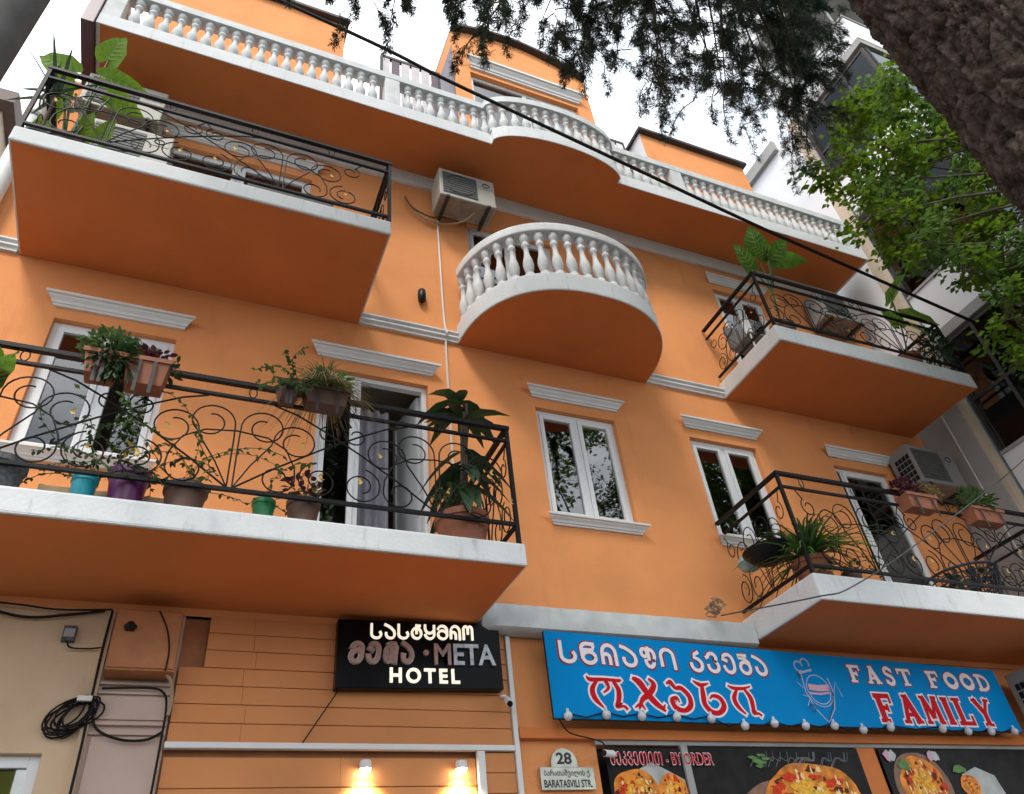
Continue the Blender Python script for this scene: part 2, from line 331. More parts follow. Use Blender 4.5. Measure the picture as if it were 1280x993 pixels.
def window(i, split=None, sill=True, hood=True, leaf='both', transom=False, y=.06):
    a, b, c, d = OPEN[i]; ex = .0015
    w = bars(MB(), a + ex, b - ex, c + ex, d - ex, .055, y, y + .07).build('window' if sill else 'balcony_door', 'pvc', H, bevel=.004)
    xm = split if split else (a + b) / 2
    cells = [(a + .057, xm - .026), (xm + .026, b - .057)]
    MB().box(xm - .024, xm + .024, y + .004, y + .066, c + .058, d - .058).build('mullion', 'pvc', w, bevel=.003)
    for k, (p, q) in enumerate(cells):
        if leaf == 'right_open' and k == 1: continue
        s = bars(MB(), p, q, c + .058, d - .058, .05, y - .012, y + .05).build('sash', 'pvc', w, bevel=.004)
        MB().box(p + .045, q - .045, y + .014, y + .022, c + .10, d - .10).build('pane', 'glass', w)
    if hood: hoodprof(MB(), a - .12, b + .13, d + .13, d + .255, .105).build('hood_moulding', 'white', w)
    if sill: hoodprof(MB(), a - .08, b + .09, c - .098, c - .002, .10).build('sill', 'white', w)
    return w
wL = window(0); d2 = window(1, split=1.32, sill=False, leaf='right_open'); w3 = window(2, split=3.84); w4 = window(3); d5 = window(4, split=7.80, sill=False)
window(5, sill=False); window(6, sill=False, hood=False); window(7, sill=False)
# opened door leaf of the middle balcony door, swung inwards
lf = bars(MB(), 0, .62, 4.56, 6.89, .06, -.025, .025); lf.box(.058, .562, -.004, .004, 4.61, 6.84)
ang = R(82); cs, sn = math.cos(ang), math.sin(ang)
for k, v in enumerate(lf.v): lf.v[k] = (1.99 - v[0] * cs - v[1] * sn, .16 + v[0] * sn - v[1] * cs, v[2])
lf.build('door_leaf', 'pvc', d2)
def curtain(x0, x1, y, z0, z1, m, parent, folds=9, amp=.035, name='curtain'):
    mb = MB(); n = folds * 8; pts = [(x0 + (x1 - x0) * i / n, y + amp * math.sin(i / 8 * 2 * math.pi) * (.7 + .3 * math.sin(i * .37))) for i in range(n + 1)]
    for i in range(n): mb.quad((*pts[i], z0), (*pts[i + 1], z0), (*pts[i + 1], z1), (*pts[i], z1))
    return mb.build(name, m, parent, smooth=True)
curtain(.92, 1.70, .30, 4.52, 6.72, 'curtain', d2, 8); curtain(-1.5, -.98, .27, 5.52, 6.9, 'curtain', wL, 4); curtain(-1.05, -.46, .19, 5.52, 6.62, 'sheer', wL, 5, .025)
curtain(6.72, 7.5, .30, 8.0, 9.9, 'sheer', H, 7); curtain(-1.0, -.3, .3, 8.0, 10, 'curtain', H, 5); curtain(3.5, 3.93, .3, 8, 9.9, 'sheer', H, 4); curtain(5.98, 6.37, .3, 5.5, 6.9, 'curtain', H, 4); curtain(8.05, 8.6, .3, 4.5, 6.8, 'curtain', H, 5)
lampm = MB().lathe([(.02, 0), (.11, .05), (.13, .14), (.09, .23), (.02, .27)], 14, (4.33, 1.6, 6.72)); tag(lampm.build('room_lamp', 'lamp', None, True), 'warm glowing lamp in the room behind the window under the round balcony', 'lamp')
# mouldings
for x0, x1 in ((-2.45, -1.996), (1.286, 2.425), (4.955, 6.15)): stringprof(MB(), x0, x1, 7.655, 7.785, .075).build('string_course', 'white', H)
for x0, x1 in ((-2.0, 9.5),): MB().box(x0, x1, -.05, .003, 10.46, 10.717).build('cornice_band', 'white', H, bevel=.01)
bd = MB().loft([[(x, -.001, 4.20), (x, -.13 + e1, 4.20), (x, -.17 + e1, 4.225), (x, -.178 + e2, 4.33), (x, -.165 + e1, 4.43 + e2), (x, -.12, 4.452 + e2), (x, -.001, 4.46)] for x, e1, e2 in [(2.42 + 2.92 * i / 40, rnd.uniform(-.003, .003) + (.06 if i == 0 else 0), rnd.uniform(-.003, .003)) for i in range(41)]])
bd.build('floor_band', 'topbalus', H, True)
# balcony slabs: white painted edge with an orange soffit set just below
def slab(x0, x1, d, z0, z1):
    o = MB().box(x0, x1, -d, -.001, z0, z1).build('balcony_slab', 'slab', H, bevel=.018)
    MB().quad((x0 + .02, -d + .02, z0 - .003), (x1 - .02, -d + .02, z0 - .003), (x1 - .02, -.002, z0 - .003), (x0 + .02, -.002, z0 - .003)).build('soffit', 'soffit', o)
    return o
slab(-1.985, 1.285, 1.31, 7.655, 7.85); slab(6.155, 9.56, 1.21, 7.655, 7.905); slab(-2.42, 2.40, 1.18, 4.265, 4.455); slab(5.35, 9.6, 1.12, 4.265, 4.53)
# the round balcony and the long top balcony share the baluster shape
def outline_slab(pts, z0, z1, name='balcony_slab', m='slab', bev=.012):
    o = MB().loft([[(x, y, z0) for x, y in pts], [(x, y, z1) for x, y in pts]]).build(name, m, H, bevel=bev)
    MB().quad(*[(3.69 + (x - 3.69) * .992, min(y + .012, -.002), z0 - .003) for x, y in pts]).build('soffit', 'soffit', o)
    return o
def supell(cx, a, b, p, n=40, t0=0, t1=180):
    out = []
    for i in range(n + 1):
        t = R(t0 + (t1 - t0) * i / n); c, s_ = math.cos(t), math.sin(t)
        out.append((cx - a * math.copysign(abs(c) ** (2 / p), c), -b * abs(s_) ** (2 / p)))
    return out
BAL = [(.052, 0), (.052, .045), (.034, .06), (.040, .075), (.054, .13), (.060, .18), (.052, .24), (.034, .31), (.027, .37), (.030, .43), (.044, .445), (.044, .47), (.030, .485), (.034, .51), (.052, .53), (.055, .575), (.055, .60)]
balmesh = MB().lathe([(r * 1.08, z * 1.2) for r, z in BAL], 14).build('baluster', 'balus', None, True); bal_data = balmesh.data; bpy.data.objects.remove(balmesh)
balmesh = MB().lathe([(r * 1.12, z * 1.035) for r, z in BAL], 12).build('baluster', 'topbalus', None, True); bal_data2 = balmesh.data; bpy.data.objects.remove(balmesh)
def resample(pts, n):
    d = [0]
    for i in range(1, len(pts)): d.append(d[-1] + math.dist(pts[i - 1], pts[i]))
    out = []
    for k in range(n):
        t = d[-1] * k / (n - 1); i = max(j for j in range(len(d)) if d[j] <= t + 1e-9); i = min(i, len(pts) - 2); u = (t - d[i]) / max(1e-9, d[i + 1] - d[i])
        out.append((pts[i][0] + (pts[i + 1][0] - pts[i][0]) * u, pts[i][1] + (pts[i + 1][1] - pts[i][1]) * u))
    return out
def strip(path, w, z0, z1, name, m, parent, bevel=.012):
    rings = []
    for i, p in enumerate(path):
        a, b = path[max(0, i - 1)], path[min(len(path) - 1, i + 1)]; dx, dy = b[0] - a[0], b[1] - a[1]; L = math.hypot(dx, dy); nx, ny = -dy / L * w / 2, dx / L * w / 2
        rings.append([(p[0] + nx, p[1] + ny, z0), (p[0] - nx, p[1] - ny, z0), (p[0] - nx, p[1] - ny, z1), (p[0] + nx, p[1] + ny, z1)])
    return MB().loft(rings).build(name, m, parent, bevel=bevel)
rb = supell(3.69, 1.265, 1.20, 2.35)
rslab = outline_slab(rb, 7.655, 7.935, bev=.02)
inner = [(3.69 + (x - 3.69) * .945, y * .945) for x, y in rb]
inner = [p for p in inner if p[1] < -.06]
rail = strip(inner, .17, 8.652, 8.79, 'balustrade', 'balus', H, .02)
ph = parent_world(H)
def local(p): return (p[0] - ph[0], p[1] - ph[1], p[2] - ph[2])
for x, y in resample(inner, 22)[0:]: put(bal_data, 'baluster', rail, local((x, y, 7.933)))
# top balcony
TY = -.82
bul = [(2.80, TY)] + [(3.775 - 1.0 * math.cos(R(t)), TY - .30 * math.sin(R(t)) ** .9 - .0) for t in range(12, 169, 6)] + [(4.75, TY)]
front = [(-2.0, TY)] + bul + [(9.52, TY)]
tpts = [(-2.0, -.003)] + front + [(9.52, -.003)]
outline_slab(tpts, 10.72, 10.96, bev=.008)
inn = [(x, y + .085) for x, y in front]; dense = resample(inn, 140)
trail = strip(dense, .17, 11.578, 11.71, 'balustrade', 'topbalus', H, .0)
seglen = sum(math.dist(inn[i], inn[i + 1]) for i in range(len(inn) - 1)); nb = int(seglen / .155)
PED = (-1.9, 1.43, 5.95, 9.42)
for x, y in resample(inn, nb):
    if any(abs(x - p) < .15 for p in PED): continue
    put(bal_data2, 'baluster', trail, local((x, y, 10.958)))
for p in PED: MB().box(p - .1, p + .1, TY + .005, TY + .165, 10.958, 11.58).build('pedestal', 'topbalus', trail, bevel=.008)
for s_, xx in ((-1, -2.0), (1, 9.52)):
    strip([(xx - s_ * .1, TY + .22), (xx - s_ * .1, -.05)], .17, 11.578, 11.71, 'side_rail', 'topbalus', trail)
    for k in range(3): put(bal_data2, 'baluster', trail, local((xx - s_ * .1, TY + .35 + k * .18, 10.958)))
MB().box(-2.14, -2.005, -.84, .3, 10.66, 12.6).build('downpipe_boxing', 'purple', H, bevel=.008)
# rooftop blocks
def block(x0, x1, z1, y1, y0=0.0, side='stucco', holes=(), eave=True):
    o = wall('attic_wall', x0, x1, 10.75, z1, list(holes), 'stucco', H, y=y0 + .001)
    for xx in (x0, x1): MB().quad((xx, y0 + .002, 10.75), (xx, y1, 10.75), (xx, y1, z1), (xx, y0 + .002, z1)).build('attic_side', side, o)
    MB().quad((x0, y1, 10.75), (x1, y1, 10.75), (x1, y1, z1), (x0, y1, z1)).build('attic_back', 'stucco', o)
    if eave: MB().box(x0 - .05, x1 + .05, y0 - .10, y1 + .1, z1, z1 + .07).build('eave', 'eave', o)
    return o
block(-1.7, .87, 14.35, 4.0)
dz = 15.0
dm = block(2.72, 5.40, 15.02, 4.0, side='purple', holes=[(3.02, 5.10, 11.8, 14.25)], eave=False)
arcp = [(2.72 + (5.40 - 2.72) * i / 24, 15.09 + .74 * math.sin(math.pi * (.22 + .66 * i / 24)) - .05) for i in range(25)]
am = MB().loft([[(x, .001, 15.021), (x, .001, z), (x, 3.9, z), (x, 3.9, 15.021)] for x, z in arcp]); am.build('attic_gable', 'stucco', dm)
MB().loft([[(x, -.12, z + .005), (x, -.12, z + .075), (x, 4.0, z + .075), (x, 4.0, z + .005)] for x, z in arcp]).build('curved_roof', 'eave', dm)
hoodprof(MB(), 2.92, 5.24, 14.36, 14.60, .14).build('hood_moulding', 'white', dm)
aw = bars(MB(), 3.022, 5.098, 11.8, 14.248, .07, .08, .15); aw.box(4.02, 4.1, .082, .148, 11.87, 14.178)
aw = aw.build('attic_window', 'pvc', dm); MB().box(3.09, 4.02, .11, .118, 11.87, 14.178).build('pane', 'glass', dm); MB().box(4.1, 5.03, .11, .118, 11.87, 14.178).build('pane', 'glass', dm)
rr = MB(); rr.box(2.8, 5.3, .6, .7, 11, 15).build('attic_partition', 'room', dm)
block(6.35, 8.70, 14.08, 3.0, side='white2')
def slat_rail(x0, x1, z0, z1, y, n, m):
    o = MB().box(x0, x1, y, y + .06, z1 - .07, z1).build('roof_railing', 'eave', H)
    for i in range(n):
        x = x0 + (x1 - x0) * (i + .5) / n; w = (x1 - x0) / n * .40
        MB().box(x - w, x + w, y + .01, y + .035, z0, z1 - .06).build('slat', m[i % len(m)], o)
    for x in (x0 + .02, x1 - .02): MB().box(x - .02, x + .02, y + .0, y + .05, z0, z1 - .07).build('post', 'eave', o)
slat_rail(1.52, 2.56, 12.0, 14.35, .25, 6, ['palewood', 'purple', 'palewood', 'palewood', 'palewood', 'purple']); slat_rail(5.45, 6.2, 12.0, 14.15, .3, 4, ['palewood', 'white2'])
# ------------------------------------------------------------------ wrought iron railings
def spiral(cx, cz, r0, r1, a0, turns, n=30):
    return [(cx + (r0 + (r1 - r0) * i / n) * math.cos(R(a0 + turns * i / n)), cz + (r0 + (r1 - r0) * i / n) * math.sin(R(a0 + turns * i / n))) for i in range(n + 1)]
def tubeshape(pts2, r=.0062):
    o = MB().tube([(x, 0, z) for x, z in pts2], r, 6).build('x', 'iron', None, True); d = o.data; bpy.data.objects.remove(o); return d
MOTIF = dict(
    stem=tubeshape([(.018, 0), (.018, .2), (.018, .45)] + spiral(.19, .56, .172, .07, 190, -470)),
    ray=tubeshape([(.01, 0), (.12, .22), (.25, .42)] + spiral(.43, .47, .165, .075, 165, -450)),
    diagonal=tubeshape([(.0, 0), (.3, .23), (.62, .45), (.9, .62), (1.12, .74), (1.3, .80)], .0072),
    arch=tubeshape(list(reversed(spiral(.31, .14, .13, .06, 10, -380, 24))) + [(.43, .25), (.36, .40), (.22, .485), (.0, .51)]),
    scroll=tubeshape(spiral(.61, .165, .16, .055, 100, 520)),
    hook=tubeshape([(.77, .80), (.70, .70)] + spiral(.66, .62, .10, .04, 60, -400, 20)),
)
leafm = MB().quad((0, -.012, 0), (.022, -.02, .03), (.05, -.012, .035), (.03, -.006, .0)).quad((0, -.012, 0), (.03, -.006, 0), (.045, -.02, -.03), (.015, -.012, -.028)).build('x', 'gold'); leaf_data = leafm.data; bpy.data.objects.remove(leafm)
def railing(x0, x1, y, zb, zt, zm, depth, left=True, right=True, phase=None, period=1.54):
    """front run at y, returns at both ends back to the wall"""
    mb = MB(); t = .022
    mb.box(x0 - t, x1 + t, y - .022, y + .022, zt - .018, zt + .018); mb.box(x0, x1, y - .014, y + .014, zm - .012, zm + .012); mb.box(x0, x1, y - .014, y + .014, zb - .014, zb + .014)
    rl = mb.build('railing', 'iron', H)
    ends = [e for e, on in ((x0, left), (x1, right)) if on]
    for e in ends:
        MB().box(e - .016, e + .016, y - .016, y + .016, zb - .18, zt - .019).build('post', 'iron', rl)
        MB().box(e - .022, e + .022, y + .023, -.02, zt - .017, zt + .017).build('side_rail', 'iron', rl)
        MB().box(e - .013, e + .013, y + .0165, -.02, zm - .012, zm + .012).build('side_rail', 'iron', rl); MB().box(e - .013, e + .013, y + .0165, -.02, zb - .014, zb + .014).build('side_rail', 'iron', rl)
    h = (zm - zb) / .82
    def motif(px, py, rot, sx, lim0, lim1, keys=('stem', 'ray', 'diagonal', 'arch', 'scroll', 'hook')):
        for k in keys:
            for sgn in (1, -1):
                ext = max(v.co.x for v in MOTIF[k].vertices) * sx
                if sgn == 1 and ext > lim1 + .05 or sgn == -1 and ext > lim0 + .05: continue
                put(MOTIF[k], k, rl, local((px, py, zb)), rot, (sgn * sx, 1, h))
        for sgn in (1, -1):
            for lx, lz in ((.60, .20), (.45, .46)):
                if (sgn == 1 and lx * sx < lim1) or (sgn == -1 and lx * sx < lim0):
                    c, s_ = math.cos(rot), math.sin(rot); d = sgn * lx * sx
                    put(leaf_data, 'gilded_leaf', rl, local((px + c * d, py + s_ * d, zb + lz * h)), rot, (sgn * rnd.uniform(.7, 1.05), 1, rnd.uniform(.65, 1.0)))
    xs = []; p = phase if phase is not None else (x0 + x1) / 2
    while p - period > x0 + .1: p -= period
    while p < x1 - .1: xs.append(p); p += period
    for q in xs: motif(q, y, 0, period / 1.54, q - x0, x1 - q)
    x = x0 + .3
    while x < x1:                                             # small rings between the two upper rails
        if rl: MB().tube([(x + .028 * math.cos(a), y, (zt + zm) / 2 + .05 * (zt - zm) / .14 * math.sin(a)) for a in [2 * math.pi * i / 14 for i in range(15)]], .005, 5).build('ring', 'iron', rl, True)
        x += period / 2
    for e in ends: motif(e, y / 2, R(90), abs(y) / 1.75, abs(y) / 2, abs(y) / 2)
    return rl
railing(-1.96, 1.27, -1.28, 7.95, 8.86, 8.71, 1.28, phase=.2)
railing(6.19, 9.53, -1.18, 8.03, 8.89, 8.73, 1.18, phase=6.9)
railing(-2.37, 2.36, -1.15, 4.635, 5.59, 5.455, 1.15, phase=.17)
railing(5.39, 9.5, -1.09, 4.62, 5.66, 5.50, 1.09, phase=6.26, period=1.4)
# ------------------------------------------------------------------ ground floor: cladding, trims
def plank_rows(x0, x1, z0, z1, n, y0, seams, step=False):
    h = (z1 - z0) / n; cache = {}
    for i in range(n):
        xx = sorted({x0, x1, *[s_ + rnd.uniform(-.04, .04) for s_ in seams]})
        if i >= n - 3 and step: xx[0] = .235
        for a, b in zip(xx[:-1], xx[1:]):
            za, zb = z0 + i * h, z0 + (i + 1) * h
            m = MB().loft([[(x, y0, za + .001), (x, y0 - .024, za + .001), (x, y0 - .026, za + .006), (x, y0 - .021, zb - .004), (x, y0, zb - .001)] for x in (a + .001, b - .001)])
            m.build('cladding_plank', 'plank', H)
MB().box(.02, 2.70, .05, .09, 0, 4.2).build('cladding_backing', 'box', H)
plank_rows(.07, 2.655, 3.285, 4.205, 7, .004, (.56,), True); plank_rows(2.40, 2.655, 1.9, 3.235, 9, .004, ()); plank_rows(.07, 2.33, 2.4, 3.20, 4, .03, (1.25,))
MB().box(.06, 2.657, -.05, .006, 3.242, 3.283).build('trim_strip', 'white', H, bevel=.004)
MB().box(2.335, 2.395, -.045, .006, 1.0, 3.241).build('trim_strip', 'white', H, bevel=.004); MB().box(2.66, 2.70, -.045, .006, 1.0, 4.19).build('trim_strip', 'white', H, bevel=.004)
MB().box(2.705, 9.6, -.06, .008, 3.335, 3.42).build('shopfront_lintel', 'soffit', H, bevel=.006)
MB().box(3.4, 9.4, -.03, .008, 3.30, 3.334).build('shopfront_trim', 'conc', H)
MB().box(3.42, 9.2, .10, .11, .4, 3.30).build('shopfront_back', 'pdark', H); MB().box(6.26, 6.50, -.02, .099, .4, 3.299).build('shopfront_mullion', 'soffit', H)
# ------------------------------------------------------------------ left neighbour on the ground floor
L = thing('beige_building', 'beige rendered ground floor front with a white framed window beside the cladding', 'building', (-3, 0, 0))
wall('front_wall', -6.0, -.475, 0, 4.2, [(-2.2, -.66, 1.6, 3.215)], 'beige', L, y=.0, depth=.12)
MB().box(-6.1, -2.46, -.12, 6.0, 4.201, 4.40).build('flat_roof', 'conc', L); MB().box(-6.0, -5.9, .003, 6.0, 0, 4.2).build('side_wall', 'beige', L)
b_ = bars(MB(), -2.199, -.661, 1.6, 3.213, .07, .06, .115).build('window', 'pvc', L, bevel=.004); MB().box(-2.13, -.73, .085, .09, 1.67, 3.145).build('pane', 'glass', b_)
MB().box(-2.12, -.735, .097, .102, 1.68, 3.13).build('yellow_blind', 'lime2', L); MB().box(-2.3, -.6, 1.2, 1.25, 1.5, 3.3).build('room', 'room', L)
pl_ = MB().box(-.473, .055, .004, .06, 0, 4.198).build('pilaster', 'pinkpan', L)
for z, d in ((3.66, .03), (3.60, .02), (3.39, .03), (3.33, .02), (2.9, .03)): MB().box(-.42, .05, -d, .006, z, z + .018).build('moulding', 'pinkpan', pl_)
MB().box(-.472, -.425, -.04, .006, 0, 4.19).build('corner_trim', 'beige', pl_)
MB().box(-.40, .045, -.012, .006, 3.43, 3.585).build('panel', 'pinkpan', pl_, bevel=.006); MB().box(-.40, .045, -.012, .006, 2.93, 3.318).build('panel', 'pinkpan', pl_, bevel=.006)
# ------------------------------------------------------------------ right neighbour: white block with stacked balconies
N = thing('apartment_block', 'tall white apartment block with stacked balconies behind the trees', 'building', (13, 0, 0))
MB().box(9.80, 22, -.72, 12, 0, 15.0).build('side_wall', 'white2', N)
MB().box(9.70, 9.80, -.2, 12, 14.95, 15.25).build('gutter', 'conc', N)
MB().box(9.798, 9.96, -.76, -.60, 0, 15.2).build('corner_strip', 'tan', N)
MB().box(9.97, 22, -.719, -.45, 15.3, 32).build('upper_storeys', 'white2', N)
for k, zf in enumerate((5.9, 8.95, 12.1, 15.2, 18.3, 21.4, 24.5, 27.6)):
    b = MB().box(10.0, 19, -2.55, -.77, zf, zf + .18).build('balcony_floor', 'conc', N)
    MB().box(10.02, 19, -2.56, -2.46, zf + .181, zf + 1.0).build('parapet', 'white2', b); MB().box(10.01, 10.10, -2.455, -.775, zf + .181, zf + 1.0).build('side_parapet', 'white2', b)
    MB().box(9.99, 19.02, -2.58, -2.44, zf + 1.001, zf + 1.05).build('coping', 'conc', b); MB().box(9.985, 10.12, -2.435, -.776, zf + 1.001, zf + 1.05).build('coping', 'conc', b)
    if k < 3:
        for yy in (-2.5, -1.95, -1.4, -.82): MB().box(10.02, 10.08, yy, yy + .05, zf + 1.051, zf + 3.0).build('glazing_bar', 'eave', b)
        for zz in (1.95, 2.98): MB().box(10.025, 10.075, -2.449, -.83, zf + zz - .03, zf + zz + .02).build('glazing_bar', 'eave', b)
        for yy in (-2.45, -1.9, -1.35): MB().box(10.04, 10.05, yy, yy + .5, zf + 1.051, zf + 2.95).build('pane', 'dglass', b)
        for i in range(8): MB().box(10.1 + i, 10.15 + i, -2.53, -2.48, zf + 1.051, zf + 3.0).build('glazing_bar', 'eave', b); MB().box(10.16 + i, 11.09 + i, -2.51, -2.50, zf + 1.051, zf + 2.95).build('pane', 'dglass', b)
    else:
        for i in range(5): MB().box(10.0, 10.04, -2.4 + i * .34, -2.37 + i * .34, zf + 1.05, zf + 2.95).build('slat', 'conc', b)
for zz in (1.2, 4.0): MB().box(9.79, 9.801, -.5, 0, zz, zz + 1.4).build('wall_panel', 'conc', N)
MB().box(9.76, 9.80, -.7, .1, 4.0, 8.9).build('grey_panel', 'conc', N)
MB().tube([(9.74, -.45, 4.0), (9.74, -.45, 8.9)], .012).build('conduit', 'wcable', N)
# far roof seen past the left corner
fr = thing('distant_house', 'pale distant house with a brown roof edge past the left corner', 'building', (-11, 11, 0))
MB().box(-17, -6.75, 9.0, 15, 0, 22.0).build('wall', 'tan', fr); MB().loft([[(x, 8.6, 22.0), (x, 15.4, 22.0), (x, 15.4, 22.3), (x, 12, 22.9), (x, 8.6, 22.5)] for x in (-17.4, -6.45)]).build('roof', 'roofm', fr)
for k in range(5): MB().box(-8.4 - k * 1.8, -7.4 - k * 1.8, 8.97, 9.0, 19.6, 21.2).build('window', 'dglass', fr)
# dark pole by the left edge, and the white downpipe at the hotel's left corner
pole = thing('utility_pole', 'dark grey round pole crossing the top left corner', 'pole', (-1.42, -3.42, 0))
MB().tube([(-1.42, -3.42, 0), (-1.42, -3.42, 4.0), (-1.42, -3.42, 11.0)], [.19, .175, .15], 20).build('shaft', 'pitch', pole, True)
MB().lathe([(.24, 0), (.24, .35), (.20, .4)], 20, (-1.42, -3.42, 0)).build('foot_collar', 'conc', pole, True)
dp = thing('downpipe', 'fat white downpipe at the left corner of the orange building', 'pipe', (-2.3, -.15, 0))
MB().tube([(-2.36, -.12, 4.47), (-2.36, -.12, 9.0), (-2.36, -.12, 10.4)], .085, 16).build('pipe', 'white', dp, True)
for z in (5.2, 7.4, 9.6): MB().lathe([(.095, 0), (.1, .01), (.1, .05), (.095, .06)], 16, (-2.36, -.12, z)).build('bracket', 'conc', dp, True)

# ------------------------------------------------------------------ hotel sign
hs = thing('hotel_sign', 'black gloss hotel sign with cream and bronze raised letters', 'sign', (1.88, -.06, 3.66))
def tilt_quad(x0, x1, zl0, zl1, zr0, zr1, ya, yb):
    return MB().loft([[(x0, ya, zl0), (x0, yb, zl0), (x0, yb, zl1), (x0, ya, zl1)], [(x1, ya, zr0), (x1, yb, zr0), (x1, yb, zr1), (x1, ya, zr1)]])
tilt_quad(1.185, 2.572, 3.657, 4.208, 3.695, 4.25, -.118, -.030).build('case', 'blackgloss', hs, bevel=.006)
def letters(body, x0, x1, z0, z1, y, parent, m, bold, ex, tilt, shear=0.0, mfun=None, space=1.0):
    for k, i_ in enumerate(islands(text_mesh(body, x0, x1, z0, z1, y, bold, ex, tilt, shear, space))): i_.build('letter', mfun(k) if mfun else m, parent)
KA = {
 'san': [[(.22, 1), (.22, .36)] + arc(.5, .32, .28, 180, 395, 12)],
 'an': [[(.14, 1), (.34, .92), (.56, .78), (.76, .56), (.80, .36)] + arc(.5, .32, .30, 0, -190, 12)],
 'tar': [arc(.5, .40, .40, 108, 432, 20), [(.5, 1.0), (.5, .42)], [(.5, .98), (.78, .98)]],
 'un': [[(.10, .98), (.10, .74)] + arc(.46, .72, .34, 185, 330, 8), [(.86, .98), (.86, .36)] + arc(.48, .32, .38, 0, -165, 12)],
 'man': [arc(.5, .31, .31, 0, 360, 18), [(.81, .31), (.81, .66)] + arc(.5, .66, .31, 0, 165, 9)],
 'rae': [[(.06, .06), (.06, .60)] + arc(.5, .58, .44, 180, 0, 12) + [(.94, .0)], [(.06, .28)] + arc(.30, .30, .24, 180, 0, 9) + [(.54, .04)]],
 'on': [[(.08, 0), (.08, .66)] + arc(.29, .68, .22, 180, 0, 8) + [(.50, .40)], [(.50, .66)] + arc(.71, .68, .22, 180, 0, 8) + [(.92, 0)]],
 'tsil': [arc(.52, .29, .29, 0, 360, 18), [(.22, .30), (.20, .70)] + arc(.46, .74, .26, 180, 90, 6) + [(.74, .98)], [(.22, .66), (.70, .66), (.74, .86)]],
 'par': [arc(.26, .74, .20, 0, 360, 14), [(.46, .80)] + arc(.60, .60, .32, 105, -60, 12) + arc(.56, .28, .26, 20, -190, 10), [(.52, .98), (.52, .42)]],
 'in': [[(.10, .14), (.10, .60)] + arc(.46, .62, .36, 180, 0, 12) + [(.82, 0)]],
 'kan': [[(.66, 1.0), (.44, .88), (.40, .72), (.62, .62)] + arc(.48, .32, .32, 45, -185, 14)],
 'vin': [[(.14, .76)] + arc(.46, .76, .24, 170, -70, 10) + arc(.46, .28, .29, 75, -185, 14)],
 'en': [[(.14, .74)] + arc(.48, .58, .38, 160, 0, 10) + [(.86, .40)] + arc(.50, .36, .36, 0, -170, 12), [(.14, .70), (.36, .62)]],
 'ban': [arc(.5, .31, .31, 0, 360, 18), [(.81, .31), (.78, .62), (.56, .80), (.20, .86), (.16, .98), (.66, .98)]],
 'tan': [[(.30 + .28 * math.cos(R(t)), .42 + .40 * math.sin(R(t))) for t in range(0, 361, 18)], [(.20, .92), (.45, .99), (.78, .98), (.92, .84), (.92, 0)]],
}
def solid(mb, pts, w, y0, y1):
    k = len(pts); n0 = len(mb.v)
    for i, p in enumerate(pts):
        a = pts[max(i - 1, 0)]; b = pts[min(i + 1, k - 1)]; dx, dz = b[0] - a[0], b[1] - a[1]; L_ = math.hypot(dx, dz) or 1; nx, nz_ = -dz / L_ * w / 2, dx / L_ * w / 2
        for yy in (y0, y1): mb.v += [(p[0] + nx, yy, p[1] + nz_), (p[0] - nx, yy, p[1] - nz_)]
    for i in range(k - 1):
        a = n0 + 4 * i; b = a + 4; mb.f += [(a, b, b + 1, a + 1), (a + 2, a + 3, b + 3, b + 2), (a, a + 2, b + 2, b), (a + 1, b + 1, b + 3, a + 3)]
    for a in (n0, n0 + 4 * (k - 1)): mb.f.append((a, a + 1, a + 3, a + 2))
def ka_word(names, x0, x1, z0, z1, tilt, y0, y1, w, m, parent, slant=0.0, gap=.10, name='letter'):
    n = len(names); W_ = (x1 - x0) / n; h = z1 - z0
    for i, nm in enumerate(names):
        ax = [p[0] for st_ in KA[nm] for p in st_]; az = [p[1] for st_ in KA[nm] for p in st_]; ax0, ax1, az0, az1 = min(ax), max(ax), min(az), max(az)
        mb = MB(); cw = W_ * (1 - gap); xa = x0 + W_ * i + W_ * gap / 2; zt = z0 + tilt * i / max(1, n - 1)
        for k, st_ in enumerate(KA[nm]):
            P = [(xa + w / 2 + (p[0] - ax0) / (ax1 - ax0) * (cw - w) + slant * h * p[1], zt + w / 2 + (p[1] - az0) / (az1 - az0) * (h - w)) for p in st_]
            if math.dist(P[0], P[-1]) > 1e-4:
                for a_, b_2, ix in ((P[0], P[1], 0), (P[-1], P[-2], -1)):
                    L_ = math.dist(a_, b_2) or 1; e_ = (a_[0] - (b_2[0] - a_[0]) / L_ * w * .42, a_[1] - (b_2[1] - a_[1]) / L_ * w * .42)
                    P = [e_] + P if ix == 0 else P + [e_]
            solid(mb, P, w, y0 - .0004 * k, y1)
        mb.build(name, m, parent)
ka_word(('san', 'an', 'san', 'tar', 'un', 'man', 'rae', 'on'), 1.437, 2.338, 4.055, 4.185, .036, -.134, -.119, .0185, 'lit', hs, gap=.14)
ka_word(('man', 'en', 'tan', 'an'), 1.262, 1.802, 3.842, 4.025, .02, -.146, -.119, .034, 'chrome', hs, .10, .14)
ka_word(('man', 'en', 'tan', 'an'), 1.257, 1.807, 3.838, 4.029, .02, -.136, -.1195, .044, 'palemet', hs, .10, .11, 'letter_rim')
letters('META', 1.974, 2.512, 3.866, 4.044, -.120, hs, 'steel', .022, .022, .018, .0, lambda k: 'chrome' if k == 0 else 'steel')
letters('HOTEL', 1.606, 2.189, 3.712, 3.832, -.120, hs, 'lit', .028, .012, .012, space=1.35)
MB().tube([(1.905, -.118, 3.962), (1.905, -.140, 3.962)], .024, 16).build('dot', 'chrome', hs, True)
